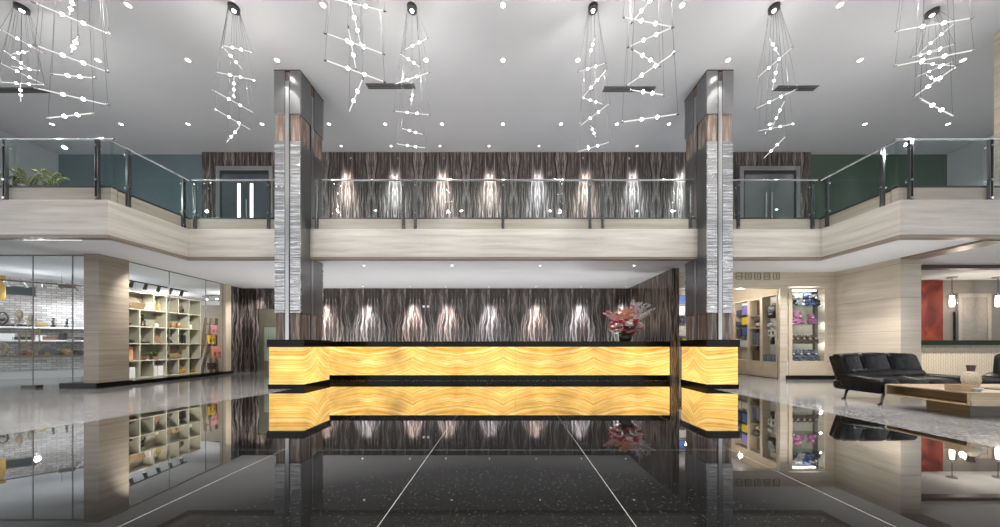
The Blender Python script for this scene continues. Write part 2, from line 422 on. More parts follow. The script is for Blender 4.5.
# balcony fascia in travertine
def fascia(mb,mc,me,run,a,b):
    for m_,z0,z1,d in ((mb,LZ+.03,4.01,0),(mc,4.01,4.28,.05),(me,LZ-.03,LZ+.03,.006)):
        if run=='c': m_.box(a,b,FY+d,FY+.15,z0,z1)
        elif run=='l': m_.box(XL-.15,XL-d,a+(d if m_ is not mc else .05),b,z0,z1)
        elif run=='r': m_.box(XR+d,XR+.15,a+d,b,z0,z1)
        elif run=='f': m_.box(a,b,WY+d,WY+.15,z0,z1)
n=1
for lab,runs in (('travertine balcony edge over the reception desk',[('c',CL[1],CR[0])]),
                 ('travertine balcony edge below the left upstairs door',[('c',XL,CL[0])]),
                 ('travertine balcony edge below the right upstairs door',[('c',CR[1],XR)]),
                 ('travertine edge of the projecting left wing',[('l',WY+.15,FY+.15),('f',-20,XL)]),
                 ('travertine edge of the projecting right wing',[('r',WY+.15,FY+.15),('f',XR,20)])):
    a,b,c=MB(),MB(),MB()
    for r in runs: fascia(a,b,c,*r)
    o=S('trim_%d'%n,a,TRAV,lab,'trim'); n+=1
    b.build('curb',TRAVC,o); c.build('edge_strip',TRAVB,o)

# entrance front added out of view, open between dark bands shaped for steel streaks
en=MB(); en.box(-20,20,-6.3,-6.1,3.0,4.4); en.box(-20,20,-6.3,-6.1,6.9,CZ)
for k in range(11): en.box(-20+k*4-.15 if k else -20,-20+k*4+.15 if k<10 else 20,-6.3,-6.1,0,3.0)
for k in range(21): en.box(-20+k*2-.06 if k else -20,-20+k*2+.06 if k<20 else 20,-6.3,-6.1,4.4,6.9)
S('wall_added_entrance',en,DOORG,'dark banded entrance front added out of view for reflections in the steel','wall')
# upper level walls
S('wall_back_upper',MB().box(WX(202,BU),WX(811,BU),BU,BU+.13,4.20,CZ),ZEB,'dark streaked wood veneer wall behind the balcony','wall')
S('wall_back_left',MB().box(-15.7,WX(202,BU),10.5,10.6,4.20,CZ),SLATE,'slate blue upstairs wall behind the left wing','wall')
S('wall_back_right',MB().box(WX(811,BU),15.4,10.5,10.6,4.20,CZ),GREENP,'dark green upstairs wall behind the right wing','wall')
S('wall_left',MB().box(-15.9,-15.7,6.3,10.6,4.20,CZ),GREYW,'grey upstairs side wall at the far left','wall')
S('wall_right',MB().box(15.4,15.6,6.3,10.6,4.20,CZ),GREYW,'grey upstairs side wall at the far right','wall')
tag(MB().box(10.42,11.4,6.28,6.42,4.20,CZ).build('pillar',TRAVP),'travertine pillar rising above the balcony at the right edge','pillar',kind='structure')

# upper doors
def updoor(n,x0,x1,zt,leafm,lab,left):
    y=BU
    t=bpy.data.objects.new('door_%d'%n,None); COL.objects.link(t); t.location=((x0+x1)/2,y,4.20); struct(t,lab,'door')
    w=(x1-x0)/2; h=zt-4.20
    f=MB(); b=.13
    f.box(-w-b,-w,-.06,-.002,0,h+.14); f.box(w,w+b,-.06,-.002,0,h+.14); f.box(-w,w,-.06,-.002,h,h+.14)
    f.build('door_frame',STEELS,t,bevel=.006)
    r=MB(); r.box(-w,-w+.05,-.04,-.002,0,h); r.box(w-.05,w,-.04,-.002,0,h); r.box(-w+.05,w-.05,-.04,-.002,h-.12,h)
    r.build('jamb',BLACKM,t)
    for s in (-1,1):
        a,bx=(-w+.05,-.006) if s<0 else (.006,w-.05)
        MB().box(a,bx,-.022,-.002,0,h-.12).build('door_leaf',leafm,t)
        if left:
            xx=WX(239.6 if s<0 else 252.2,y)-t.location.x
            MB().box(xx-.055,xx+.055,-.028,-.02,.6,h-.44).build('glazed_slit',SLIT,t)
        else:
            xx=WX(764.5 if s<0 else 770.0,y)-t.location.x
            MB().tube((xx,-.07,.95),(xx,-.07,2.08),.024).tube((xx,-.07,1.05),(xx,-.02,1.05),.012).tube((xx,-.07,1.95),(xx,-.02,1.95),.012).build('pull_handle',CHROME,t,smooth=True)
    if left:
        xx=WX(248,y)-t.location.x
        MB().tube((xx,-.07,.85),(xx,-.07,1.85),.016).tube((xx,-.07,.95),(xx,-.02,.95),.01).tube((xx,-.07,1.75),(xx,-.02,1.75),.01).build('pull_handle',CHROME,t,smooth=True)
updoor(1,WX(221,BU),WX(270,BU),WZ(171,BU),DOORM,'slate double door with two bright vertical slits, upstairs left',True)
updoor(2,WX(742.5,BU),WX(795,BU),WZ(171,BU),DOORG,'grey double door with chrome pull bars, upstairs right',False)

# lower back walls
dx0,dx1,dz=WX(256,BL),WX(288,BL),WZ(309,BL)
wb=MB(); wb.box(-10.4,dx0,BL,BL+.15,0,LZ); wb.box(dx0,dx1,BL,BL+.15,dz,LZ); wb.box(dx1,5.1,BL,BL+.15,0,LZ)
S('wall_back',wb,ZEB,'dark streaked wood veneer wall behind the reception desk','wall')
S('wall_passage',MB().box(-11.2,-6.8,12.75,12.85,0,LZ),OLIVE,'olive grey wall seen through the doorway left of the column','wall')
tag(MB().box(-10.3,-7.6,12.72,12.75,.38,1.8).build('tile_panel',TILE),'pale green mosaic tile panel in the doorway left of reception','wall tiles',kind='structure')
S('wall_side_left',MB().box(-10.5,-10.35,11.1,BL+.15,0,LZ),ZEB,'streaked wood wall between shop window and doorway','wall')
tag(MB().box(-10.42,-10.2,10.88,11.09,0,LZ).build('trim_9',CREAM),'cream upright trim at the end of the left shop window','trim',kind='structure')
S('wall_fin',MB().box(4.77,4.97,8.66,BL,0,LZ),ZEBF,'wood clad wall fin at the right end of the desk','wall')

# two small downlight dots of a wall plate on the back wall
o=thing('wall_plate','tiny white twin outlet plate on the wood wall behind the desk','outlet',(WX(426,BL),BL-.001,WZ(306.5,BL)))
for s in (-1,1): MB().box(s*.085-.045,s*.085+.045,-.012,0,-.04,.04).build('socket',WHITE,o,bevel=.004)

# ------------------------------------------------------------------ columns
def column(xr,lab,side):
    x0,x1=xr; xc=(x0+x1)/2; yc=(CY0+CY1)/2
    t=thing('column',lab,'column',(xc,yc,1.18),group='stainless clad columns')
    hw,hd=(x1-x0)/2,(CY1-CY0)/2
    zb=1.18
    MB().box(-hw+.02,hw-.02,-hd+.02,hd-.02,0,CZ-zb).build('wood_core',COLWOOD,t)
    g=.043
    def shell(name,z0,z1,m,ms,o=0):
        for s in (-1,1):
            for ax in ('f','b','l','r'):
                mb=MB(); a=(-hw-o if s<0 else g+.022); b=(-g-.022 if s<0 else hw+o)
                c=(-hd-o if s<0 else g+.022); d=(-g-.022 if s<0 else hd+o)
                e=.035
                if ax=='f': mb.box(a,b,-hd-o,-hd+e,z0,z1)
                if ax=='b': mb.box(a,b,hd-e,hd+o,z0,z1)
                if ax=='l': mb.box(-hw-o,-hw+e,c+(e+o if s<0 else 0),d-(e+o if s>0 else 0),z0,z1)
                if ax=='r': mb.box(hw-e,hw+o,c+(e+o if s<0 else 0),d-(e+o if s>0 else 0),z0,z1)
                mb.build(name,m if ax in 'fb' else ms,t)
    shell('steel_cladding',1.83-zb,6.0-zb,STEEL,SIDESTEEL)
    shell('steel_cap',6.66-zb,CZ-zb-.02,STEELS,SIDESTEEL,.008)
    MB().box(-hw-.012,hw+.012,-hd-.012,hd+.012,CZ-zb-.02,CZ-zb).build('top_reveal',BLACKM,t)
    # dark grooves and the polished strips that run over wood and steel alike
    for ax in ('f','l','r'):
        mb=MB(); st=MB()
        ztop=7.45-zb
        if ax=='f': mb.box(-g-.02,g+.02,-hd+.008,-hd+.03,0,ztop); st.box(-g,g,-hd-.012,-hd+.008,.0,ztop)
        if ax=='l': mb.box(-hw+.008,-hw+.03,-g-.02,g+.02,0,ztop); st.box(-hw-.004,-hw+.008,-g,g,0,ztop)
        if ax=='r': mb.box(hw-.03,hw-.008,-g-.02,g+.02,0,ztop); st.box(hw-.008,hw+.004,-g,g,0,ztop)
        mb.build('groove',BLACKM,t); st.build('steel_strip',STRIPM if ax=='f' else STEELS,t)
column(CL,'tall stainless steel column with wood bands rising from the left glowing pedestal','l')
column(CR,'tall stainless steel column with wood bands rising from the right glowing pedestal','r')

def pedestal(x0,x1,lab):
    y0,y1=7.16,8.22; xc=(x0+x1)/2; yc=(y0+y1)/2
    t=thing('pedestal_counter',lab,'counter',(xc,yc,0),group='glowing column pedestals')
    hw,hd=(x1-x0)/2,(y1-y0)/2
    MB().box(-hw-.02,hw+.02,-hd-.02,hd+.02,1.0,1.178).build('counter_top',BLACK,t,bevel=.004)
    MB().box(-hw+.012,hw-.012,-hd+.012,hd-.012,.11,1.0).build('onyx_body',ONYXP,t)
    MB().box(-hw-.005,hw+.005,-hd-.005,hd+.005,0,.11).build('plinth',BLACK,t)
pedestal(-5.70,-4.85,'onyx clad glowing pedestal with black top under the left column')
pedestal(4.77,5.53,'onyx clad glowing pedestal with black top under the right column')

# reception desk
t=thing('reception_desk','long backlit onyx reception desk with black stone top and plinth','desk',(0,8.75,0))
d0,d1=-5.45,4.745
MB().box(d0,d1,-.02,.75,.995,1.155).build('desk_top',BLACK,t,bevel=.004)
xs=[d0,-4.97,-3.25,-1.5,.25,2.0,3.6,d1]
for a,b in zip(xs,xs[1:]):
    MB().box(a+.0015,b-.0015,0,.04,.172,.995).build('onyx_panel',ONYX,t)
MB().box(d0,d1,.04,.7,.16,.995).build('carcass',BLACKM,t)
MB().box(d0,d1,.10,.68,0,.16).build('plinth',BLACK,t)

# ------------------------------------------------------------------ glass balustrades
def railing(lab,p,q,posts,nrm,panels):
    # p,q plan end points; nrm: outward normal (towards the hall); posts/panels as distances along
    p=Vector((*p,0)); q=Vector((*q,0)); d=(q-p); L=d.length; d.normalize(); nn=Vector((*nrm,0))
    t=thing('glass_railing',lab,'railing',(p.x,p.y,4.28))
    R=Matrix((d,nn,Vector((0,0,1)))).transposed()
    def bx(mb,s0,s1,n0,n1,z0,z1):
        c=d*((s0+s1)/2)+nn*((n0+n1)/2)+Vector((0,0,(z0+z1)/2-4.28))
        mb.obox(c,(s1-s0)/2,(n1-n0)/2,(z1-z0)/2,R); return mb
    for a,b in panels: bx(MB(),a,b,-.005,.007,4.30,5.29).build('glass_panel',GLASS,t)
    bx(MB(),0,L,-.03,.045,4.28,4.325).build('base_channel',BLACKM,t)
    mb=MB(); a=nn*.001; mb.tube(a+Vector((0,0,1.03)),a+d*L+Vector((0,0,1.03)),.022,n=12)
    mb.build('handrail',CHROME,t,smooth=True)
    for s in posts:
        mb=MB()
        bx(mb,s-.032,s-.018,.052,.10,4.012,5.25); bx(mb,s+.018,s+.032,.052,.10,4.012,5.25); bx(mb,s-.018,s+.018,.06,.075,4.02,5.1)
        po=mb.build('post',DSTEEL,t)
        for z in (5.12,4.42,4.05):
            c=d*s+nn*.075+Vector((0,0,z-4.28)); MB().tube(c-nn*(.066 if z>4.2 else .02),c+nn*.035,.026,n=10).build('bolt',CHROME,po,smooth=True)
def pan(L,cuts):
    xs=[0]+cuts+[L]; return [(a+.012,b-.012) for a,b in zip(xs,xs[1:])]
cx=lambda px:WX(px,FY)
a=CL[1]+.01; L=CR[0]-.01-a
railing('clear glass balustrade over the reception desk between the columns',(a,FY+.1),(a+L,FY+.1),[cx(p)-a for p in (316,403,415,503,590,603,691)],(0,-1),pan(L,[cx(409)-a,cx(503)-a,cx(597)-a]))
a=XL; L=CL[0]-.01-a
railing('glass balustrade in front of the slate double door',(a,FY+.1),(a+L,FY+.1),[cx(194)-a,cx(268)-a],(0,-1),pan(L,[1.2]))
a=CR[1]+.01; L=XR-a
railing('glass balustrade in front of the grey double door',(a,FY+.1),(a+L,FY+.1),[cx(739)-a,cx(813.5)-a],(0,-1),pan(L,[1.2]))
railing('glass balustrade running back along the left wing side',(XL-.1,WY+.1),(XL-.1,FY+.1),[.25,1.35],(1,0),pan(FY-WY,[]))
railing('glass balustrade running back along the right wing side',(XR+.1,WY+.1),(XR+.1,FY+.1),[.22,1.33],(-1,0),pan(FY-WY,[]))
wx=lambda px:WX(px,WY)
railing('glass balustrade along the front of the left wing by the palms',(-16,WY+.1),(XL,WY+.1),[16+wx(p) for p in (3.5,96)]+[.3,2.9,4.4],(0,-1),pan(16+XL,[2.0,3.9,5.9]))
railing('glass balustrade along the front of the right wing',(XR,WY+.1),(16,WY+.1),[wx(p)-XR for p in (912,992)]+[4.0,6.0],(0,-1),pan(16-XR,[1.95,3.9,5.9]))

# ------------------------------------------------------------------ left side: pillar, shop windows
tag(MB().box(-10.3,-9.93,7.3,7.88,.12,LZ).build('pillar',TRAVP),'square travertine pillar at the corner of the left shop','pillar',kind='structure')
pl=MB(); pl.box(-10.75,-9.86,7.2,7.9,0,.13)
pl.prism([(-10.22,7.9),(-9.9,7.9),(-10.12,11.1),(-10.45,11.1)],0,.10)
S('baseboard_left',pl,BLACK,'black stone plinth below the left pillar and shop window','baseboard')
def gpanel(p,q,z0,z1,name,lab,mat=SHOPGLASS,th=.006):
    p=Vector((*p,0)); q=Vector((*q,0)); d=(q-p).normalized(); nn=Vector((-d.y,d.x,0))
    R=Matrix((d,nn,Vector((0,0,1)))).transposed()
    o=MB().obox((p+q)/2+Vector((0,0,(z0+z1)/2)),(q-p).length/2-.006,th,(z1-z0)/2,R).build(name,mat)
    MB().obox(q+Vector((0,0,(z0+z1)/2))-d*.004,.0035,th+.003,(z1-z0)/2,R).build('joint',JOINT,o)
    MB().obox((p+q)/2+Vector((0,0,z1-.012)),(q-p).length/2-.008,th+.012,.012,R).build('head_channel',JOINT,o)
    return struct(o,lab,'window')
JOINT=plain('silicone_joint',(.16,.16,.16),.5)
pts=[(-10.02,7.9),(-10.13,9.0),(-10.24,10.2),(-10.30,10.88)]
for i,(p,q) in enumerate(zip(pts,pts[1:])):
    gpanel(p,q,.10,LZ,'window_%d'%(i+1),['shop window pane next to the left pillar in front of shelves','middle shop window pane in front of the shelves','narrow shop window pane in front of the ladder'][i])
gx=[-17.5,WX(30,7.35),WX(70,7.35),-10.3]
for i,(p,q) in enumerate(zip(gx,gx[1:])):
    gpanel((p,7.4),(q,7.4),.02,LZ,'window_%d'%(i+4),['leftmost frameless shop window in front of the trophy counter','middle frameless shop window in front of the trophy counter','narrow frameless shop window beside the left pillar'][i])
o=MB().box(WX(22,7.35),WX(37,7.35),7.33,7.45,0,.06).build('floor_spring',BLACKM,bevel=.005)
tag(o,'black metal floor fitting under the glass shop door','door fitting')

# brick wall, oblique
bp=Vector((-17.6,8.99,0)); bq=Vector((-14.2,11.02,0)); bd=(bq-bp).normalized(); ba=math.atan2(bd.y,bd.x)
o=MB().box(0,(bq-bp).length,0,.15,0,LZ).build('wall_brick',BRICK,loc=bp,rotz=ba); struct(o,'white brick wall behind the trophy shelves in the left shop','wall')
S('wall_shop_back',MB().box(-20,-10.5,15,15.1,0,LZ),WHITE,'white wall at the back of the left shop','wall')
S('wall_shop_side',MB().box(-18.2,-18.0,7.4,15,0,LZ),WHITE,'white side wall of the left shop','wall')
S('wall_partition',MB().box(-12.6,-10.52,11.12,11.22,0,2.52),CREAM,'cream half height partition behind the ladder display','wall')
BR=Matrix.Rotation(ba,3,'Z'); bn=Vector((bd.y,-bd.x,0))
def onbrick(px,off):           # point on a line parallel to the brick wall, off metres in front, seen at pixel column px
    k=(px-507)/F; b0=bp+bn*off
    s=(k*b0.y-b0.x)/(bd.x-k*bd.y)
    return b0+bd*s
def bshelf(name,z,th,d,m,lab,cat,px0,px1):
    p,q=onbrick(px0,d/2),onbrick(px1,d/2); c=(p+q)/2
    o=MB().box(-(q-p).length/2,(q-p).length/2,-d/2+.002,d/2-.002,-th,0).build(name,m,loc=(c.x,c.y,z),rotz=ba,bevel=.004)
    return tag(o,lab,cat)
S1z=WZ(327,10.0); S2z=WZ(340,10.0); S3z=WZ(355.2,9.6)
bshelf('wall_shelf',S1z,.05,.3,WHITE,'white upper shelf with trophies on the brick wall','shelf',-8,95)
bshelf('wall_shelf',S2z,.05,.34,WHITE,'white lower shelf with dark boxes on the brick wall','shelf',-8,95)
# showcase counter
p,q=onbrick(-8,.75),onbrick(86,.75); c=(p+q)/2; L=(q-p).length
t=thing('glass_showcase','long glass showcase counter with wooden top below the brick wall','showcase',(c.x,c.y,0),ba)
MB().box(-L/2,L/2,-.28,.28,S3z-.05,S3z).build('counter_top',BAMBOO,t,bevel=.004)
MB().box(-L/2,L/2,-.26,.26,0,.22).build('base_cabinet',WHITE,t)
for a,b in ((-L/2,-.9),(-.89,.3),(.31,L/2)): MB().box(a+.01,b-.01,-.26,-.25,.22,S3z-.05).build('glass_front',SHOPGLASS,t)
MB().box(-L/2+.02,L/2-.02,-.24,.21,.46,.475).build('glass_shelf',SHOPGLASS,t)

GOLD=plain('pale_gilt',(.25,.205,.13),.35,.4); IVORY=plain('ivory_ceramic',(.72,.66,.55),.35); BRONZE=plain('dark_bronze',(.05,.038,.028),.4,.5)
TERRA=plain('terracotta_brown',(.19,.10,.055),.55); GREYST=plain('grey_lacquer',(.09,.09,.088),.5); WICK=plain('wicker',(.17,.105,.05),.75,var=.4,scale=45)
DARK=plain('dark_item',(.02,.018,.017),.45); STRAW=plain('straw',(.30,.21,.10),.7,var=.3,scale=40); AMBER=plain('amber_pot',(.25,.15,.065),.35)
def put(name,mb,m,lab,cat,loc,rotz=0,group=None,smooth=True,bevel=0):
    return tag(mb.build(name,m,loc=loc,rotz=rotz,smooth=smooth,bevel=bevel),lab,cat,group)
def trophy(px,h,lab):
    p=onbrick(px,.17); t=thing('trophy_cup',lab,'trophy',(p.x,p.y,S1z),ba,'trophy cups on the upper shelf'); t.scale=(.55,.55,1)
    MB().lathe([(.0,0),(.20*h,0),(.20*h,.07*h),(.13*h,.1*h),(.13*h,.14*h),(0,.14*h)]).build('base',DARK,t,smooth=True)
    MB().lathe([(0,.14*h),(.10*h,.15*h),(.035*h,.24*h),(.05*h,.33*h),(.15*h,.48*h),(.19*h,.66*h),(.175*h,.78*h),(.185*h,.82*h),(0,.82*h)]).build('bowl',GOLD,t,smooth=True)
    MB().lathe([(0,.82*h),(.17*h,.83*h),(.10*h,.92*h),(.03*h,.95*h),(.035*h,.99*h),(0,1.0*h)]).build('lid',GOLD,t,smooth=True)
    for s in (-1,1):
        MB().path([(s*.175*h,0,.74*h),(s*.25*h,0,.76*h),(s*.25*h,0,.6*h),(s*.2*h,0,.5*h)],.018*h,6).build('handle',GOLD,t,smooth=True)
trophy(19.6,.60,'tallest gilt trophy cup with lid on the upper shelf')
trophy(30.5,.44,'smaller gilt trophy cup right of the tallest trophy')
p=onbrick(2.5,.15); t=thing('ring_ornament','dark bronze ring ornament with birds on the upper shelf','ornament',(p.x,p.y,S1z),0); t.scale=(.72,.72,.78)
MB().box(-.22,.22,-.06,.06,0,.07).build('base',BRONZE,t,bevel=.008)
MB().torus((0,0,.34),.24,.028).build('ring',BRONZE,t,smooth=True)
MB().ball((-.05,0,.28),.06,1.6,.6,.8).ball((.07,0,.31),.05,1.5,.6,.8).box(-.2,.2,-.015,.015,.21,.24).build('bird',BRONZE,t,smooth=True)
def statuette(px,h,m,lab,w=.5):
    p=onbrick(px,.17); t=thing('statuette',lab,'figurine',(p.x,p.y,S1z),0,'small figurines on the upper shelf'); t.scale=(.75,.75,1)
    MB().box(-.16*h,.16*h,-.12*h,.12*h,0,.22*h).build('base',DARK,t,bevel=.004)
    MB().path([(0,0,.2*h),(.05*h,0,.4*h),(-.02*h,0,.6*h),(.03*h,0,.78*h)],[.10*h,.14*h*w*2,.11*h*w*2,.05*h],8).ball((.03*h,0,.86*h),.09*h).path([(-.02*h,0,.62*h),(.18*h,0,.72*h),(.24*h,0,.95*h)],[.04*h,.035*h,.02*h],6).build('figure',m,t,smooth=True)
statuette(53,.34,BRONZE,'dark bronze figurine standing alone in the middle of the upper shelf')
statuette(66.5,.32,BRONZE,'dark bronze figurine at the right end of the upper shelf')
statuette(12.5,.30,IVORY,'ivory figurine left of the tallest trophy')
statuette(25.3,.24,IVORY,'small ivory figurine between the two trophies')
for px,lab in ((41.5,'rounded ivory shell ornament right of the smaller trophy'),):
    p=onbrick(px,.17); put('shell_ornament',MB().ball((0,0,.09),.09,1.2,.7,1).ball((.08,0,.06),.06).ball((-.09,0,.05),.05),STRAW,lab,'ornament',(p.x,p.y,S1z),ba)
# lower shelf boxes
specs=[(9,.30,.20,WHITE,'pale box'),(18,.16,.10,DARK,'flat dark box'),(27,.20,.10,DARK,'dark flat tin'),(41,.16,.16,WHITE,'white jar box'),(51,.30,.10,TERRA,'brown long box'),(63,.12,.24,DARK,'tall dark canister box'),(72,.24,.09,DARK,'low black case'),(79,.20,.10,DARK,'small black case')]
nm=['under the ring ornament','below the tallest trophy','below the smaller trophy','below the shell ornament','below the middle bronze figurine','below the right bronze figurine','near the pillar','closest to the pillar']
for (px,w,h,m,l),wh in zip(specs,nm):
    p=onbrick(px,.17); b=MB().rbox(-w/2,w/2,-.08,.08,0,h,.012,2); b.box(-w/2-.004,w/2+.004,-.084,.084,h*.72,h*.76)
    put('gift_box',b,m,l+' on the lower brick wall shelf, '+wh,'box',(p.x,p.y,S2z),ba,'boxes on the lower shelf',False)
for px,lab in ((71,'left of two small white dishes at the end of the lower shelf'),(77,'right of two small white dishes at the end of the lower shelf')):
    p=onbrick(px,.29); put('dish',MB().lathe([(0,0),(.05,0),(.09,.04),(.085,.045),(.045,.012),(0,.012)]),WHITE,lab,'dish',(p.x,p.y,S2z),ba,'white dishes')
# half round pieces and stools on the counter
def halfdisc(px,r,m,lab,inner):
    p=onbrick(px,.8); t=thing('fan_ornament',lab,'ornament',(p.x,p.y,S3z),0,'half round pieces on the counter')
    def arc(R0,R1,y0,y1,m_,nme):
        mb=MB(); n_=14
        for i in range(n_):
            a0,a1=PI*i/n_,PI*(i+1)/n_
            ps=[(R0*math.cos(a0),R0*math.sin(a0)),(R1*math.cos(a0),R1*math.sin(a0)),(R1*math.cos(a1),R1*math.sin(a1)),(R0*math.cos(a1),R0*math.sin(a1))]
            f=[mb.bm.verts.new((x,y0,z)) for x,z in ps]; g=[mb.bm.verts.new((x,y1,z)) for x,z in ps]
            mb.bm.faces.new(f); mb.bm.faces.new(g[::-1])
            for k in range(4): mb.bm.faces.new((f[k],f[(k+1)%4],g[(k+1)%4],g[k]))
        bmesh.ops.remove_doubles(mb.bm,verts=mb.bm.verts[:],dist=1e-5)
        mb.build(nme,m_,t)
    arc(r*.42,r,-.05,.05,m,'rim'); arc(.001,r*.42,-.035,.035,inner,'centre')
halfdisc(27,.17,TERRA,'brown half round ornament left on the counter between driftwood posts',BRONZE)
halfdisc(49,.27,GREYST,'large grey half round ornament on the counter',STRAW)
halfdisc(64.5,.20,STRAW,'tan half round ornament between grey and black ones',TERRA)
halfdisc(78,.16,DARK,'black half round ornament at the right end of the counter',TERRA)
p=onbrick(24,1.0); q=onbrick(36,1.0)
def frame_stand(px,h,lab):
    p=onbrick(px,.62); t=thing('driftwood_stand',lab,'stand',(p.x,p.y,S3z),0,'driftwood stands on the counter')
    for s in (-1,1): MB().path([(s*.11,0,0),(s*.115,.01,h*.5),(s*.105,0,h)],.018,6).build('upright',BAMBOO,t,smooth=True)
    MB().tube((-.13,0,h*.93),(.13,0,h*.93),.016).tube((-.11,0,h*.45),(.11,0,h*.45),.012).build('crossbar',BAMBOO,t,smooth=True)
    MB().box(-.13,.13,-.05,.05,0,.02).build('base',BAMBOO,t)
frame_stand(22.5,.82,'left driftwood stand on the showcase counter')
frame_stand(35.5,.88,'right driftwood stand on the showcase counter')
p=onbrick(2,.85); t=thing('wheel_ornament','pale wooden spoked wheel ornament at the left end of the counter','ornament',(p.x,p.y,S3z),0)
MB().torus((0,0,.21),.19,.02).build('rim',OAK,t,smooth=True)
mb=MB(); 
for k in range(8): mb.tube((0,0,.21),(.19*math.cos(k*PI/4),0,.21+.19*math.sin(k*PI/4)),.009,n=6)
mb.ball((0,0,.21),.035).build('spoke',OAK,t,smooth=True)
MB().box(-.09,.09,-.05,.05,0,.02).build('base',BAMBOO,t)

# hanging exit sign and clerestory panel on the brick wall
p=onbrick(67,1.4); z=WZ(286.3,p.y); t=thing('hanging_sign','small brown hanging sign in front of the brick wall','sign',(p.x,p.y,z),ba)
MB().box(-.16,.16,-.02,.02,-.06,.06).build('sign_board',plain('sign_brown',(.10,.07,.04),.5),t)
MB().tube((-.1,0,.06),(-.1,0,LZ-z),.004,n=5).tube((.1,0,.06),(.1,0,LZ-z),.004,n=5).build('cord',BLACKM,t)
p,q=onbrick(5,.02),onbrick(35,.02); c=(p+q)/2
t=thing('wall_screen','long dark green glazed panel high on the brick wall','panel',(c.x,c.y,WZ(291,c.y)),ba)
L=(q-p).length/2
MB().box(-L,L,-.02,.018,-.15,.15).build('frame',GREYST,t)
MB().box(-L+.03,L-.03,-.026,-.018,-.12,.12).build('glass',plain('dark_glass',(.02,.03,.03),.3),t)
# corner of the yellow hanging panel at left edge
p=onbrick(0.5,1.0); put('hanging_banner',MB().box(-.09,.09,-.01,.01,0,.75),plain('yellow_cloth',(.45,.28,.06),.6),'narrow yellow banner at the far left of the brick wall','banner',(p.x,p.y,WZ(300,p.y)),ba,smooth=False)

# track lights
def track(lab,p,q,n_,zt,aim,group,energy=25,col=(1,.96,.9)):
    p=Vector(p); q=Vector(q); d=q-p; t=thing('track_light',lab,'track light',(p.x,p.y,zt))
    dn=d.normalized(); R=Matrix((dn,Vector((-dn.y,dn.x,0)),Vector((0,0,1)))).transposed()
    MB().obox(d/2+Vector((0,0,-.015)),d.length/2,.018,.015,R).build('track',BLACKM,t)
    for k in range(n_):
        s=(k+.5)/n_; c=d*s; a=Vector(aim).normalized()
        b=c+Vector((0,0,-.1))
        h=MB().tube(c+Vector((0,0,-.03)),b,.012).tube(b-a*.07,b+a*.10,.035,.042,12).build('spot_head',BLACKM if group else STEELS,t,smooth=True)
        MB().tube(b+a*.10,b+a*.104,.034,n=12).build('lens',DLITE,h)
        l=bpy.data.lights.new('track_spot','SPOT'); l.energy=energy; l.spot_size=1.5; l.spot_blend=.8; l.shadow_soft_size=.05; l.color=col
        lo=bpy.data.objects.new('track_spot',l); COL.objects.link(lo); lo.location=Vector((p.x,p.y,zt))+b+a*.13; lo.rotation_euler=a.to_track_quat('-Z','Y').to_euler()
track('black track with five spot heads above the cubby shelving',(WX(124,8.15*1.0),8.15,0),(WX(187,10.0),10.0,0),5,LZ-.42,(-.5,.15,-.85),True,22)
p=onbrick(-3,1.25); q=onbrick(84,1.0)
track('white lit track of spot heads washing the brick wall',(p.x,p.y,0),(q.x,q.y,0),5,LZ-.25,tuple(-bn+Vector((0,0,-1.1))),False,24,(.88,.92,1))
p=Vector((-13.6,13.2,0)); track('pair of bright spot heads at the back of the left shop',(-13.7,13.5,0),(-12.6,13.3,0),2,LZ-.01,(.3,-.6,-.7),False,30)

# cubby shelving
UX,UD=-10.62,.34; UY0,UY1,UZ0,UZ1=8.2,10.4,.10,2.57
t=thing('shelving_unit','tall cream cubby shelving full of gifts behind the shop window','shelving',(UX,UY0,UZ0))
RH=(UZ1-UZ0)/5; G=[8.2,8.68,9.02,9.36,9.70,10.02,10.4]
rows=[[0,2,3,4,5,6],[0,1,3,5,6],[0,1,2,3,4,5,6],[0,1,3,5,6],[0,1,2,3,4,5,6]]     # top row first
openc={(0,1),(0,3),(2,0),(2,2),(2,4),(4,0),(4,2),(4,4)}
mb=MB()
for k in range(6): mb.box(-UD,0,0,UY1-UY0,k*RH-.014,k*RH+.014)
for o_ in (0,UY1-UY0): mb.box(-UD,0,o_-.014,o_+.014,-.014,5*RH+.014)
mb.build('frame',SHELFW,t)
for r,dv in enumerate(rows):
    z0=(4-r)*RH
    for g in dv[1:-1]: MB().box(-UD,0,G[g]-UY0-.012,G[g]-UY0+.012,z0+.014,z0+RH-.014).build('divider',SHELFW,t)
    for c_,(a,b) in enumerate(zip(dv,dv[1:])):
        if (r,c_) in openc: MB().box(-UD,-UD+.01,G[a]-UY0,G[b]-UY0,z0,z0+RH).build('back_panel',WHITE,t,label='white back panel')
        else: MB().box(-UD,-UD+.01,G[a]-UY0,G[b]-UY0,z0,z0+RH).build('back_panel',SHELFB,t)
def cub(r,y,dx=.15): return (UX-dx,y,UZ0+(4-r)*RH+.0145)
def basket(name,loc,w,d,h,m,lab,handle=True):
    t=thing(name,lab,'basket',loc)
    mb=MB()
    mb.rbox(-d/2,d/2,-w/2,w/2,0,h,.03,2); mb.warp(lambda c:Vector((c.x*(.8+.25*c.z/h),c.y*(.8+.25*c.z/h),c.z)))
    mb.build('body',m,t,smooth=True)
    for k in range(3): pass
    MB().torus((0,0,h),min(w,d)/2*1.02,.012,'Z').warp(lambda c:Vector((c.x*d/min(w,d),c.y*w/min(w,d),c.z))).build('rim',m,t,smooth=True)
    if handle: MB().path([(0,-w*.48,h),(0,-w*.3,h*1.7),(0,0,h*1.95),(0,w*.3,h*1.7),(0,w*.48,h)],.011,6).build('handle',m,t,smooth=True)
basket('wicker_basket',cub(0,8.66),.42,.24,.17,WICK,'large brown wicker basket in the top row of the cubby shelving')
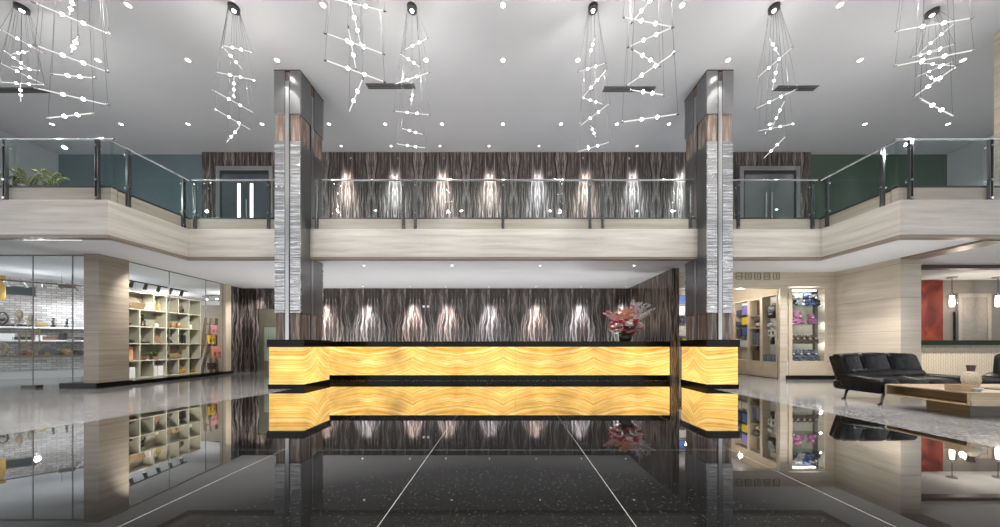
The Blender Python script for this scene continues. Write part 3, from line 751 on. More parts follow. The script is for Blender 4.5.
put('book',MB().box(-.1,.1,-.015,.015,0,.2).box(-.095,.105,-.012,.012,.005,.195),WHITE,'white booklet standing beside the large wicker basket','book',cub(0,8.95),.2,smooth=False)
def bottle(h,r): return MB().lathe([(0,0),(r,0),(r*1.05,h*.1),(r,h*.55),(r*.4,h*.72),(r*.34,h*.92),(r*.42,h*.93),(r*.42,h),(0,h)])
put('bottle',bottle(.30,.055),STRAW,'left of two tan flasks against white in the top row','bottle',cub(0,9.13))
put('bottle',bottle(.33,.055),STRAW,'right of two tan flasks against white in the top row','bottle',cub(0,9.26))
def jar(loc,h,r,m,lab,lm=None):
    t=thing('jar',lab,'jar',loc)
    MB().lathe([(0,0),(r*.7,0),(r,h*.3),(r,h*.6),(r*.6,h*.82),(0,h*.82)]).build('body',m,t,smooth=True)
    MB().lathe([(0,h*.82),(r*.62,h*.83),(r*.5,h*.92),(r*.12,h*.95),(r*.13,h),(0,h)]).build('lid',lm or m,t,smooth=True)
jar(cub(0,9.86),.26,.10,BRONZE,'dark patterned jar against white in the top row',TERRA)
put('bowl',MB().lathe([(0,0),(.05,0),(.11,.07),(.105,.075),(.04,.012),(0,.012)]),DARK,'dark bowl in the second row next to the pillar','bowl',cub(1,8.5))
t=thing('figurine','tall dark figurine on a tray in the second row','figurine',cub(1,8.85))
MB().lathe([(0,0),(.12,0),(.13,.02),(0,.02)]).build('tray',WICK,t,smooth=True)
MB().path([(0,0,.02),(0,.02,.12),(0,0,.22),(0,.01,.29)],[.07,.06,.045,.02],8).ball((0,.01,.33),.035).path([(0,.03,.2),(0,.1,.14)],[.02,.012],6).build('figure',BRONZE,t,smooth=True)
t=thing('reed_diffuser','pale vase of thin reeds in the second row','vase',cub(1,9.2))
MB().lathe([(0,0),(.05,0),(.055,.08),(.02,.12),(0,.12)]).build('vase',IVORY,t,smooth=True)
mb=MB()
for k in range(5): mb.tube((0,0,.1),(.02*math.cos(k*1.3),.07*math.sin(k*1.3),.33),.004,n=5)
mb.build('reed',STRAW,t)
for i,(y,h,l) in enumerate(((9.5,.20,'left'),(9.66,.22,'middle'),(9.83,.19,'right'))):
    jar(cub(1,y),h,.068,AMBER,l+' one of three amber lidded jars in the second row')
put('candle',MB().lathe([(0,0),(.045,0),(.045,.13),(.03,.14),(0,.135)]).tube((0,0,.13),(0,0,.155),.004,n=5),IVORY,'ivory candle at the right end of the second row','candle',cub(1,10.2))
put('folded_shawl',MB().ball((0,0,.06),.1,1,1.6,.7).ball((0,.1,.04),.07,1,1.3,.6).ball((0,-.1,.10),.08,.9,1,1.1),DARK,'dark crumpled shawl in the third row against white','shawl',cub(2,8.48))
put('flat_case',MB().rbox(-.1,.1,-.12,.12,0,.05,.01,2).box(-.102,.102,-.122,.122,.024,.028),DARK,'flat dark case in the third row beside the shawl','box',cub(2,8.85),smooth=False)
def tent(h,w):
    mb=MB(); v=[mb.bm.verts.new(p) for p in ((-.07,-w,0),(.07,-w,0),(.07,w,0),(-.07,w,0),(-.03,0,h),(.03,0,h))]
    for f in ((0,1,2,3),(0,4,5,1),(3,2,5,4),(1,5,2),(0,3,4)): mb.bm.faces.new([v[i] for i in f])
    mb.tube((0,-.03,h),(0,.03,h),.014,n=6); return mb
put('carved_roof',tent(.27,.11),TERRA,'brown gabled carving in the third row against white','ornament',cub(2,9.19),smooth=False,bevel=.006)
put('carved_roof',tent(.22,.11),BRONZE,'darker gabled carving in the third row against olive back','ornament',cub(2,9.52),smooth=False,bevel=.006)
for y,l in ((9.79,'left'),(9.92,'right')):
    put('book',MB().box(-.1,.1,-.045,.045,0,.27).box(-.102,.098,-.038,.038,.006,.264),DARK,l+' of two black books in the third row','book',cub(2,y),smooth=False)
put('gift_carton',MB().rbox(-.02,.02,-.19,.19,0,.40,.006,2).box(-.022,.022,-.02,.02,0,.402),plain('peach_print',(.62,.30,.17),.5,var=.25,scale=6),'peach printed carton in the fourth row next to the pillar','carton',cub(3,8.44),smooth=False)
basket('wicker_basket',cub(3,8.82),.22,.2,.13,WICK,'dark wicker basket in the fourth row left of the green plant',False)
t=thing('potted_plant','small green plant in a brown pot in the fourth row','plant',cub(3,9.15))
MB().lathe([(0,0),(.06,0),(.08,.10),(0,.10)]).build('pot',TERRA,t,smooth=True)
mb=MB(); rnd=random.Random(3)
for k in range(26):
    a=rnd.uniform(0,6.28); l=rnd.uniform(.08,.2)
    mb.path([(0,0,.09),(l*.4*math.cos(a),l*.5*math.sin(a),.09+l*.6),(l*.7*math.cos(a),l*.9*math.sin(a),.1+l*.7)],[.004,.016,.002],4)
mb.build('foliage',plain('leaf_green',(.09,.14,.035),.6),t)
basket('straw_basket',cub(3,9.66),.38,.24,.15,STRAW,'wide straw basket in the fourth row')
put('bottle',bottle(.30,.045),DARK,'dark slim bottle at the right end of the fourth row','bottle',cub(3,10.15))
put('print_card',MB().box(-.005,.005,-.17,.17,0,.12).box(-.006,.02,-.17,.17,0,.006),WHITE,'white card with dark stripe hanging in the fourth row','card',cub(3,9.05,.28),smooth=False)
for y,r_,l in ((8.40,4,'left of two white cartons in the bottom row next to the pillar'),(8.57,4,'right of two white cartons in the bottom row next to the pillar'),(9.11,4,'left of two white cartons in the middle of the bottom row'),(9.27,4,'right of two white cartons in the middle of the bottom row')):
    put('gift_carton',MB().rbox(-.07,.07,-.07,.07,0,.30,.006,2).box(-.072,.072,-.006,.006,0,.302),WHITE,l,'carton',cub(r_,y),smooth=False)
put('bowl',MB().lathe([(0,0),(.06,0),(.13,.09),(.12,.095),(.05,.015),(0,.015)]),AMBER,'brown bowl in the bottom row between cartons and yellow basket','bowl',cub(4,9.53))
basket('straw_basket',cub(4,9.86),.22,.22,.12,plain('yellow_straw',(.45,.27,.04),.7,var=.3,scale=40),'yellow straw basket in the bottom row against white')
put('bowl',MB().lathe([(0,0),(.07,0),(.15,.09),(.14,.095),(.06,.015),(0,.015)]),plain('yellow_glaze',(.45,.28,.05),.4),'yellow bowl at the right end of the bottom row','bowl',cub(4,10.2))

# two ladders with textiles
def ladder(x,y0,y1,lab,clothes):
    t=thing('ladder',lab,'ladder',(x,(y0+y1)/2,.02),group='display ladders')
    w=.16; h=2.0; lean=.10
    for s in (-1,1): MB().path([(s*w+.10*s,-lean+s*.02,0),(s*w*.8,0,h*.5),(s*w*.6,lean*.7,h)],[.05,.045,.04],8).build('rail',BAMBOO,t,smooth=True)
    for k in range(5):
        f=(k+.7)/5.3; MB().tube((-w*(1.25-.5*f),-lean+1.7*lean*f,h*f),(w*(1.25-.5*f),-lean+1.7*lean*f,h*f),.018,n=8).build('rung',BAMBOO,t,smooth=True)
    return t
ladder(-10.66,10.57,10.71,'left driftwood ladder leaning in the corner of the shop window',[])
ladder(-10.72,10.85,10.95,'right driftwood ladder behind the yellow and pink scarves',[])
for px,py,w,h,c,l in ((214.5,330,.24,.34,(.40,.17,.18),'dusty pink scarf hanging at the top of the ladder'),(211.3,339.5,.28,.30,(.62,.38,.04),'bright yellow scarf hanging on the ladder'),(216,352,.32,.40,(.46,.18,.12),'coral scarf hanging below the yellow one'),(212,366,.30,.22,(.05,.035,.03),'dark cloth folded at the foot of the ladder')):
    p=W(px,py,10.5); p.z-=h/2
    mb=MB(); n_=8
    for k in range(n_):
        mb.path([(math.cos(k*1.7)*.012,(k+.5)/n_*w-w/2,0),(math.cos(k*1.7+1)*.012,(k+.5)/n_*w-w/2,h*.5),(-.02,(k+.5)/n_*w-w/2,h)],w/n_*.62,6)
    put('scarf',mb,plain('cloth_%d'%int(px*py),c,.8),l,'scarf',(p.x,p.y,max(p.z,.03)))

# ------------------------------------------------------------------ right side: gift shop
SY=9.15
hd=MB(); hd.box(4.97,8.33,SY,SY+.2,WZ(288,SY),LZ); hd.box(8.33,8.56,SY,SY+.06,0,LZ); hd.box(8.56,9.74,SY,SY+.42,WZ(286.5,SY),LZ); hd.box(9.74,10.02,SY,SY+.25,0,LZ)
hd.box(8.56,9.74,SY+.02,SY+.42,0,.13)
S('wall_shop_front',hd,TRAVW,'beige stone shop front around the gift shop opening','wall')
S('wall_right_lower',MB().box(10.0,10.52,7.62,9.6,.0,LZ),TRAVW,'broad travertine wall end behind the black sofa','wall')
S('baseboard_right',MB().box(8.50,10.0,SY-.03,SY,0,.12),BLACK,'black plinth below the display case','baseboard')
S('wall_gift_side',MB().box(8.68,8.78,9.62,12.2,0,LZ),CREAM,'cream side wall of the gift shop','wall')
S('wall_gift_back',MB().box(4.97,8.78,12.1,12.2,0,LZ),CREAM,'cream rear wall of the gift shop','wall')
# sign of five outlined characters
t=thing('shop_sign','five outlined square metal characters on the gift shop header','sign',(WX(757.5,SY),SY,WZ(276.3,SY)))
SG=plain('sign_metal',(.28,.245,.19),.5); h=.105
for k in range(5):
    x=(-2+k)*.285; mb=MB(); w=.098; e=.022
    mb.box(x-w,x-w+e,-.02,0,-h,h); mb.box(x+w-e,x+w,-.02,0,-h,h); mb.box(x-w+e,x+w-e,-.02,0,h-e,h); mb.box(x-w+e,x+w-e,-.02,0,-h,-h+e)
    if k in (0,3): mb.box(x-.05,x+.05,-.02,0,-.01,.01)
    if k in (1,2,4): mb.box(x-.01,x+.01,-.02,0,-.06,.06)
    if k in (1,3): mb.box(x-.045,x+.045,-.02,0,.035,.05)
    mb.build('character',SG,t)
# display case
t=thing('display_case','wall display case with four glass shelves of soft toys','display case',(9.15,SY,0.13))
a,b=-.58,.58; zb=WZ(361,SY)-.13; zt=WZ(288,SY)-.13
fr=MB(); fr.box(a,a+.11,-.03,.0,0,zt); fr.box(b-.07,b,-.03,0,0,zt); fr.box(a+.11,b-.07,-.03,0,zt-.05,zt); fr.box(a+.11,b-.07,-.03,0,0,zb)
fr.build('frame',CREAM,t,bevel=.004)
MB().box(a+.02,b-.02,.385,.40,zb,zt-.02).build('back_panel',plain('case_back',(.46,.42,.34),.5),t)
MB().box(a+.02,b-.02,.02,.40,zb-.02,zb).build('base_panel',CREAM,t)
MB().box(a+.11,b-.07,-.012,-.004,zb,zt-.05).build('glass_door',SHOPGLASS,t)
shz=[WZ(305.5,SY)-.13,WZ(324,SY)-.13,WZ(343.5,SY)-.13]
for z in shz: MB().box(a+.09,b-.05,.01,.38,z-.012,z).build('glass_shelf',m_glass('shelf_glass_%d'%int(z*100),(.75,.82,.8)),t)
MB().box(a+.2,b-.2,.10,.16,zt-.07,zt-.05).build('case_light',DLITE,t)
def toy(x,z,h,m,lab,grp,lean=0):
    t=thing('soft_toy',lab,'soft toy',(x,SY+.17,z),random.uniform(-.3,.3),grp)
    MB().ball((0,0,.26*h),.27*h,1.05,.9,.95).ball((lean,-.03*h,.66*h),.24*h,1.05,.95,.92).ball((lean-.19*h,0,.87*h),.10*h,1,.6,1).ball((lean+.19*h,0,.87*h),.10*h,1,.6,1).build('body',m,t,smooth=True)
    for s in (-1,1):
        MB().ball((s*.25*h,-.10*h,.34*h),.10*h,1,1.2,1.4).build('arm',m,t,smooth=True)
        MB().ball((s*.17*h,-.26*h,.10*h),.11*h,1,1.4,.9).build('foot',m,t,smooth=True)
    MB().ball((lean,-.27*h,.60*h),.085*h,1,.7,.8).build('muzzle',IVORY,t,smooth=True)
PINK=plain('pink_plush',(.42,.17,.31),.9,var=.25,scale=30); BLUEP=plain('blue_plush',(.06,.10,.22),.8,var=.5,scale=25); NAVY=plain('charcoal_plush',(.045,.05,.065),.8,var=.4,scale=25)
BROWNP=plain('brown_plush',(.09,.062,.045),.85,var=.4,scale=25); GREYB=plain('grey_blue_plush',(.10,.12,.16),.85,var=.5,scale=25); SILV=plain('silver_wrap',(.45,.47,.50),.4,var=.4,scale=18)
tz=[z+.13 for z in shz]; zb_=zb+.13
for x,m,hh,l in ((8.80,NAVY,.42,'charcoal soft toy at the left of the top display shelf'),(9.05,SILV,.40,'silver grey soft toy second on the top display shelf'),(9.29,BLUEP,.44,'blue soft toy third on the top display shelf'),(9.53,NAVY,.40,'charcoal soft toy at the right of the top display shelf')): toy(x,tz[0],hh,m,l,'toys on the top display shelf')
for x,m,hh,l in ((8.79,PINK,.30,'small pink soft toy at the left of the second display shelf'),(9.02,PINK,.42,'tallest pink soft toy on the second display shelf'),(9.44,PINK,.34,'pink soft toy alone at the right of the second display shelf'),):
    toy(x,tz[1],hh,m,l,'pink toys on the second display shelf')
for i,(x,l) in enumerate(((8.80,'first'),(8.98,'second'),(9.16,'third'),(9.35,'fourth'),(9.54,'fifth'))):
    toy(x,tz[2],.27,BROWNP,l+' brown soft toy from the left on the third display shelf','brown toys on the third display shelf')
for i,(x,l) in enumerate(((8.82,'first'),(9.04,'second'),(9.29,'third'),(9.53,'fourth'))):
    toy(x,zb_,.36,GREYB,l+' grey blue soft toy from the left on the bottom display shelf','toys on the bottom display shelf')
put('cap',MB().lathe([(.13,0),(.13,.05),(.08,.12),(0,.14)]).box(-.1,.1,-.24,-.1,0,.012),TERRA,'brown felt cap standing behind the brown toys','cap',(9.0,SY+.33,tz[2]))

# gift shop wall units (front face towards -X)
GX=8.37
def gunit(lab,y0,y1,zt,levels,backm,base=.5):
    t=thing('gift_shelving',lab,'shelving',(GX,(y0+y1)/2,.02),group='cream gift shop shelving')
    hw=(y1-y0)/2; D=.28
    mb=MB()
    for s in (-1,1): mb.box(0,D,s*hw-.02,s*hw+.02,0,zt)
    mb.box(0,D,-hw+.02,hw-.02,zt-.04,zt); mb.build('frame',CREAM,t)
    MB().box(D-.015,D,-hw+.02,hw-.02,base,zt-.04).build('back_panel',backm,t)
    b=MB().box(0.01,D,-hw+.02,hw-.02,0,base).build('base_cabinet',CREAM,t)
    MB().box(-.004,.01,-hw+.04,hw-.04,.06,base-.05).build('drawer_front',CREAM,b)
    for z in levels: MB().box(.012,D-.015,-hw+.02,hw-.02,z-.02,z-.008).build('shelf',CREAM if backm is not WHITE else SHOPGLASS,t)
    return t
gunit('cream shelving with backpack and books beside the shop opening edge',9.32,9.86,2.63,[1.89,1.6,1.34,1.06],WHITE)
gunit('middle cream shelving with mask and tall cartons',9.91,10.38,2.58,[2.02,1.62,1.02],plain('brown_back',(.16,.11,.075),.6))
gunit('rear cream shelving with blue and yellow cartons',10.43,11.05,2.6,[2.1,1.75,1.35,.95],WHITE)
def gp(y,z): return (GX+.13,y,z+.0125)
t=thing('backpack','black backpack on the top shelf beside the shop opening','backpack',gp(9.55,1.89))
MB().rbox(-.09,.09,-.16,.16,0,.42,.06,3).build('body',BLACKM,t,smooth=True)
MB().rbox(-.125,-.08,-.12,.12,.04,.22,.03,3).build('pocket',BLACKM,t,smooth=True)
MB().path([(0,-.05,.41),(0,-.04,.47),(0,.04,.47),(0,.05,.41)],.012,6).build('handle',BLACKM,t,smooth=True)
MB().box(-.128,-.124,-.05,.05,.12,.15).build('patch',SILV,t,label='silver patch')
for y,l in ((9.45,'near'),(9.66,'far')):
    jar(gp(y,1.6),.17,.085,SILV,'silver lidded jar below the backpack, %s one of two'%('right' if l=='near' else 'left'))
for y,l in ((9.43,'right'),(9.57,'middle'),(9.71,'left')):
    t=thing('photo_frame','white photo frame with dark picture, %s one of three'%l,'photo frame',gp(y,1.34))
    MB().box(-.01,.01,-.055,.055,0,.17).build('frame',WHITE,t); MB().box(-.014,-.01,-.035,.035,.03,.14).build('picture',GREYST,t)
for y,m,l in ((9.43,WHITE,'white'),(9.60,DARK,'black')):
    t=thing('penguin_ornament',l+' bird shaped ornament on the shelf above the books','ornament',gp(y,1.06),PI/2)
    MB().path([(0,0,0),(0,0,.08),(0,0,.15),(0,0,.2)],[.05,.06,.045,.02],8).ball((0,-.01,.2),.042).build('body',m,t,smooth=True)
    MB().path([(0,-.04,.2),(0,-.08,.19)],[.015,.002],6).build('beak',STRAW,t)
BKC=[(.10,.13,.17),(.14,.17,.20),(.08,.10,.14),(.2,.22,.24)]
for k in range(10):
    y=9.82-k*.048
    mb=MB().box(-.09,.09,-.021,.021,0,.22); mb.box(-.085,.095,-.017,.017,.005,.215)
    put('book',mb,plain('book_cloth_%d'%(k%4),BKC[k%4],.6),'blue grey book, number %s from the left in the row below the ornaments'%['one','two','three','four','five','six','seven','eight','nine','ten'][k],'book',gp(y,.512),smooth=False,group='blue grey books in the gift shop')
t=thing('mask','white carved mask with brown hair in the middle gift shelving','mask',gp(10.14,1.62),PI/2)
MB().ball((0,-.0,.2),.12,.85,.5,1.3).build('face',IVORY,t,smooth=True)
MB().ball((0,.03,.28),.14,.95,.6,.9).build('hair',BROWNP,t,smooth=True)
MB().box(-.05,.05,-.03,.05,0,.05).build('base',DARK,t)
for y,l in ((10.03,'right'),(10.14,'middle'),(10.26,'left')):
    put('gift_carton',MB().rbox(-.06,.06,-.045,.045,0,.44,.006,2).box(-.062,.062,-.047,.047,.1,.2),GREYB,l+' one of three tall grey cartons below the mask','carton',gp(y,1.02),smooth=False)
put('gift_carton',MB().rbox(-.08,.08,-.16,.16,0,.34,.008,2).box(-.082,.082,-.02,.02,0,.342),BROWNP,'large dark brown carton at the bottom of the middle gift shelving','carton',gp(10.14,.512),smooth=False)
COLS={'purple':(.16,.13,.35),'yellow':(.55,.40,.02),'blue':(.05,.10,.30),'white':(.6,.58,.55),'navy':(.05,.06,.10)}
for y,z,w,h,cn,l in ((10.6,2.1,.3,.34,'purple','purple carton on the highest shelf of the rear gift shelving'),(10.9,2.1,.2,.2,'navy','navy carton beside the purple one'),(10.62,1.75,.26,.26,'yellow','yellow carton in the rear gift shelving'),(10.9,1.75,.28,.14,'navy','flat navy carton left of the yellow one'),(10.6,1.35,.26,.32,'blue','bright blue carton below the yellow one'),(10.9,1.35,.2,.28,'navy','dark carton left of the bright blue one'),(10.62,.95,.28,.24,'white','white carton below the bright blue one'),(10.9,.95,.24,.3,'white','white carton nearest the pedestal in the rear shelving')):
    put('gift_carton',MB().rbox(-.09,.09,-w/2,w/2,0,h,.008,2).box(-.092,.092,-w*.3,w*.3,h*.3,h*.62),plain('carton_'+cn,COLS[cn],.5,var=.3,scale=14),l,'carton',gp(y,z),smooth=False)
# back shelf seen between the fin and the right pedestal
t=thing('back_shelving','cream shelving seen in the gap between wood fin and column','shelving',(6.72,11.75,0))
mb=MB(); mb.box(-.7,-.67,-.15,.15,0,2.75); mb.box(.67,.7,-.15,.15,0,2.75); mb.build('frame',CREAM,t)
MB().box(-.67,.67,.13,.15,0,2.75).build('back_panel',WHITE,t)
BY=11.62
lv=[WZ(304.5,BY),WZ(315.5,BY),WZ(323.5,BY),WZ(336,BY),WZ(343,BY)]
for z in lv+[.5]: MB().box(-.67,.67,-.15,.13,z-.03,z).build('shelf',CREAM,t)
for z,cols,l in ((lv[0],[('blue',.3,.36),('navy',.25,.3)],'top'),(lv[1],[('white',.34,.33),('white',.3,.3)],'second'),(lv[2],[('navy',.1,.26),('navy',.1,.24),('navy',.1,.27)],'third'),(lv[3],[('white',.36,.38),('white',.2,.3)],'fourth'),(lv[4],[('navy',.16,.2),('yellow',.14,.19)],'fifth')):
    x=6.55
    for i,(cn,w,h) in enumerate(cols):
        put('gift_carton',MB().rbox(-w/2,w/2,-.1,.1,0,h,.008,2).box(-w*.3,w*.3,-.102,.102,h*.3,h*.6),plain('carton_'+cn,COLS[cn],.5,var=.3,scale=14),cn+' carton on the %s shelf in the gap beside the fin, %s from the left'%(l,['first','second','third'][i]),'carton',(x+w/2-.02,BY,z),smooth=False,group='cartons in the gap beside the fin')
        x+=w+.04

# ------------------------------------------------------------------ right side: bar
S('wall_bar',MB().box(10.52,20,10.25,10.35,0,LZ),plain('taupe_panel',(.20,.175,.15),.55,var=.08,scale=2),'taupe panelled wall behind the bar','wall')
S('trim_7',MB().box(10.52,20,8.3,8.5,LZ-.10,LZ),plain('red_brown_beam',(.055,.026,.02),.5),'dark red brown beam across the bar ceiling','trim')
S('trim_8',MB().box(10.0,10.5,WY+.15,7.62,LZ-.05,LZ+.0),TRAVB,'brown stone edge under the right wing beside the bar','trim')
a,b=WX(921,10.2),WX(943.5,10.2)
t=thing('wall_panel_art','red and orange lacquered wall panel beside the travertine wall','wall panel',((a+b)/2,10.25,1.2))
MB().box(-(b-a)/2,(b-a)/2,-.04,-.002,0,2.05).build('panel',RED,t); 
a,b=WX(962,10.2),WX(988,10.2); zt=WZ(297,10.2)
t=bpy.data.objects.new('door_3',None); COL.objects.link(t); t.location=((a+b)/2,10.25,0); struct(t,'beige framed door behind the bar','door')
w=(b-a)/2; mb=MB(); mb.box(-w-.12,-w,-.05,-.002,0,zt+.12); mb.box(w,w+.12,-.05,-.002,0,zt+.12); mb.box(-w,w,-.05,-.002,zt,zt+.12); mb.build('door_frame',plain('door_beige',(.36,.32,.27),.5),t)
MB().box(-w,w,-.03,-.002,0,zt).build('door_leaf',plain('door_taupe',(.27,.24,.205),.5),t)
put('dark_slot',MB().box(-.055,.055,-.05,-.003,0,1.0).box(-.05,.05,-.054,-.05,.05,.95),BLACKM,'narrow black slot on the wall left of the bar door','board',(WX(957,10.2),10.25,WZ(341,10.2)),smooth=False)  # black strip standing in for the slot beside the door
t=thing('bar_counter','long bar counter with fluted cream front and dark green top','bar counter',(10.54,8.9,0))
MB().box(0,8,0,.06,.0,.84).build('fluted_front',FLUTE,t)
MB().box(0,8,-.02,.06,.84,1.05).build('apron',plain('granite_apron',(.16,.135,.085),.3,var=.35,scale=30),t)
MB().box(0,8,-.06,.6,1.05,1.19).build('counter_top',plain('green_granite',(.010,.016,.006),.5,var=.9,scale=30,spec=.08),t,bevel=.006)
MB().box(0,8,.06,.5,0,1.05).build('carcass',BLACKM,t)
for px,l in ((952,'left of two small glass pendant lamps hanging over the bar'),(998,'right of two small glass pendant lamps hanging over the bar')):
    p=W(px,300,9.75); t=thing('pendant_lamp',l,'pendant lamp',(p.x,p.y,LZ),group='bar pendant lamps')
    MB().lathe([(0,-.05),(.11,-.05),(.11,0),(0,0)]).build('canopy',STEELS,t,smooth=True)
    MB().tube((0,0,-.05),(0,0,-.55),.008,n=6).build('cord',BLACKM,t)
    MB().lathe([(0,-.52),(.03,-.52),(.04,-.58),(0,-.58)]).build('socket',CHROME,t,smooth=True)
    mb=MB()
    mb.lathe([(.10,-.58),(.105,-.62),(.10,-.9),(.085,-1.02)],n=16); mb.build('shade',m_glass('pendant_shade_%d'%px,(.92,.9,.88)),t,smooth=True)
    MB().lathe([(0,-.6),(.045,-.62),(.055,-.8),(.05,-.97),(0,-.98)]).build('lamp',PEND,t,smooth=True)
    l_=bpy.data.lights.new('pendant_light','POINT'); l_.energy=16; l_.color=(1,.88,.72); l_.shadow_soft_size=.08
    lo=bpy.data.objects.new('pendant_light',l_); COL.objects.link(lo); lo.location=(p.x,p.y-.25,LZ-.85)

# ------------------------------------------------------------------ sofas
def sofa(lab,loc,rotz,scale=1.0):
    t=thing('sofa',lab,'sofa',loc,rotz)
    # local: x along the length (0..1.95), y depth (0 front .. .95 back), z up
    MB().rbox(.0,1.95,.02,.80,.175,.36,.06,3).build('base',LEATHER,t,smooth=True)
    for i in range(2):
        a=.30+i*.62
        MB().rbox(a+.005,a+.615,0.0,.62,.33,.46,.055,4).warp(lambda c:Vector((c.x,c.y,c.z+.02*math.sin(max(0,min(1,c.y/.62))*PI)-(0.05*max(0,.15-c.y)/.15)))).build('seat_cushion',LEATHER,t,smooth=True)
    # long rounded chaise end
    ch=MB().rbox(1.5,2.34,-.04,.70,.30,.50,.08,4).warp(lambda c:Vector((c.x,c.y*(1-.25*max(0,(c.x-1.7)/.58)),c.z-.05*max(0,(c.x-1.7)/.58)**2)))
    ch.build('chaise_end',LEATHER,t,smooth=True)
    # padded left arm
    ar=MB().rbox(-.02,.34,-.03,.66,.24,.50,.08,4).warp(lambda c:Vector((c.x+.02*math.sin(c.y*6),c.y,c.z-.06*max(0,.45-c.y)/.45*(1 if c.z>.42 else 0))))
    ar.build('armrest',LEATHER,t,smooth=True)
    # reclined back with three tufted sections
    def rec(c): return Vector((c.x, c.y+.15*(c.z-.42)/.5+.05*((c.x-.9)/.9)**2*-1, c.z-.03*((c.x-.9)/.9)**2))
    for i,(a,b) in enumerate(((.04,.48),(.48,1.06),(1.06,1.67))):
        bk=MB().rbox(a+.004,b-.004,.56,.78,.44,.90,.075,4).warp(rec); bk.build('back_cushion',LEATHER,t,smooth=True)
    MB().rbox(.14,1.62,.50,.68,.43,.60,.07,4).warp(rec).build('lumbar_roll',LEATHER,t,smooth=True)
    MB().rbox(.04,1.74,.70,.84,.28,.86,.06,3).warp(rec).build('back_shell',LEATHER,t,smooth=True)
    for x,y in ((.0,.06),(.06,.66),(1.9,.1),(1.9,.62)):
        MB().path([(x+.24,y+.05,.21),(x+.16,y+.02,.185),(x+.07,y-.02,.145),(x+.01,y-.05,.085),(x-.04,y-.08,.025),(x-.10,y-.09,.012)],[.026,.026,.022,.018,.016,.016],8).lathe([(0,0),(.035,0),(.035,.012),(0,.012)],(x-.08,y-.09,0),12).build('leg',BLACKM,t,smooth=True)
    return t
sofa('black leather two seat sofa with curved legs in front of the travertine wall',(6.60,5.28,0),math.radians(2))
sofa('black leather sofa cut off at the right edge behind the coffee table',(9.35,5.95,0),math.radians(-68))

# ------------------------------------------------------------------ coffee table
t=thing('coffee_table','angular pale oak coffee table with open shelf and set back base','coffee table',(6.46,4.19,0))
TL=2.1; TD=.94; z0,z1=.20,.385; e=.02
mb=MB(); mb.box(0,TL,0,TD,z1-e,z1); mb.box(0,TL,0,TD,z0,z0+e); mb.box(.0,.02,-.0,.025,z0+e,z1-e); mb.box(0,.02,TD-.025,TD,z0+e,z1-e)
mb.box(.30,.32,.02,TD-.02,z0+e,z1-e); mb.box(.02,TL,TD-.02,TD,z0+e,z1-e)
mb.build('box_frame',OAK,t,bevel=.003)
MB().box(.285,.30,.025,TD-.025,z0+e,z1-e).build('shelf_back',WALNUT,t)
MB().box(.02,TL,0,.02,z0+e,z1-e).build('front_panel',OAKX,t)
MB().box(.02,.285,.03,TD-.03,z0+e,z0+e+.004).build('shelf_floor',WALNUT,t)
MB().box(.40,TL-.05,.26,TD-.22,0,z0).build('base_block',WALNUT,t,bevel=.004)
MB().box(.401,TL-.051,.252,.26,0.0,z0).build('shaded_base_front',SHADEWOOD,t)  # darker sheet: shading below the box put into the front's colour
for i,(x0,y0,l) in enumerate(((.75,-.012,'lower'),)):
    MB().box(.02,TL,-.02,0,z0,z0+.075).build('front_rail',OAKX,t)
# vase with dark neck on the table
px=WX(968,4.65)
t=thing('round_vase','round woven beige vase with dark brown neck on the coffee table','vase',(WX(971,4.6),4.6,.385)); t.scale=(.66,.66,1)
MB().lathe([(0,0),(.065,0),(.115,.05),(.138,.115),(.132,.18),(.10,.235),(.06,.262),(0,.262)],n=24).build('body',plain('woven_beige',(.36,.31,.24),.7,var=.3,scale=50),t,smooth=True)
MB().lathe([(.0,.25),(.062,.255),(.055,.28),(.068,.355),(.055,.355),(.045,.27),(0,.27)],n=20).build('neck',plain('neck_brown',(.06,.03,.02),.4),t,smooth=True)
t=thing('tray_box','open wooden tray box in front of the round vase','tray',(WX(961,4.36),4.36,.385))
mb=MB(); mb.box(-.13,.13,-.08,.08,0,.012); mb.box(-.13,-.118,-.08,.08,.012,.09); mb.box(.118,.13,-.08,.08,.012,.09); mb.box(-.118,.118,-.08,-.068,.012,.09); mb.box(-.118,.118,.068,.08,.012,.09)
mb.build('body',m_wood('tray_wood',(.24,.16,.09),(.36,.25,.15),'x'),t,bevel=.003)
MB().box(-.112,.112,-.062,.062,.014,.06).build('cards',WHITE,t)
put('glass_dish',MB().lathe([(0,0),(.05,0),(.075,.05),(.07,.052),(.045,.01),(0,.01)]),SILV,'small silver dish beside the tray box on the coffee table','dish',(WX(974.5,4.3),4.3,.385))
put('magazine',MB().box(-.15,.15,-.11,.11,0,.012).box(-.145,.152,-.108,.108,.002,.010),GREYST,'grey magazine lying on the coffee table right of the vase','magazine',(WX(994,4.55),4.55,.385),.1,smooth=False)

# ------------------------------------------------------------------ flowers on the desk
fy=9.2; fx=WX(625.5,fy); fz=1.155
t=thing('flower_arrangement','large pink and red flower arrangement in a dark vase on the desk','flowers',(fx,fy,fz))
MB().lathe([(0,0),(.12,0),(.17,.06),(.19,.14),(.17,.21),(.155,.23),(.14,.22),(0,.2)],n=20).build('vase',plain('dark_glaze',(.035,.03,.02),.2),t,smooth=True)
rnd=random.Random(11)
def bloom(c,r,m,nm='bloom',pet=9):
    mb=MB(); c=Vector(c)
    for lay in range(2):
        for k in range(pet):
            a=2*PI*k/pet+lay*.35; el=.25+.55*lay
            d=Vector((math.cos(a)*math.cos(el),math.sin(a)*math.cos(el),math.sin(el)))
            rot=d.to_track_quat('X','Z').to_matrix()
            mb.ball(c+d*r*.55,r*.5,1.0,.62,.22,8,5,rot)
    mb.ball(c+Vector((0,0,r*.2)),r*.25,u=8,v=5)
    mb.build(nm,m,t,smooth=True)
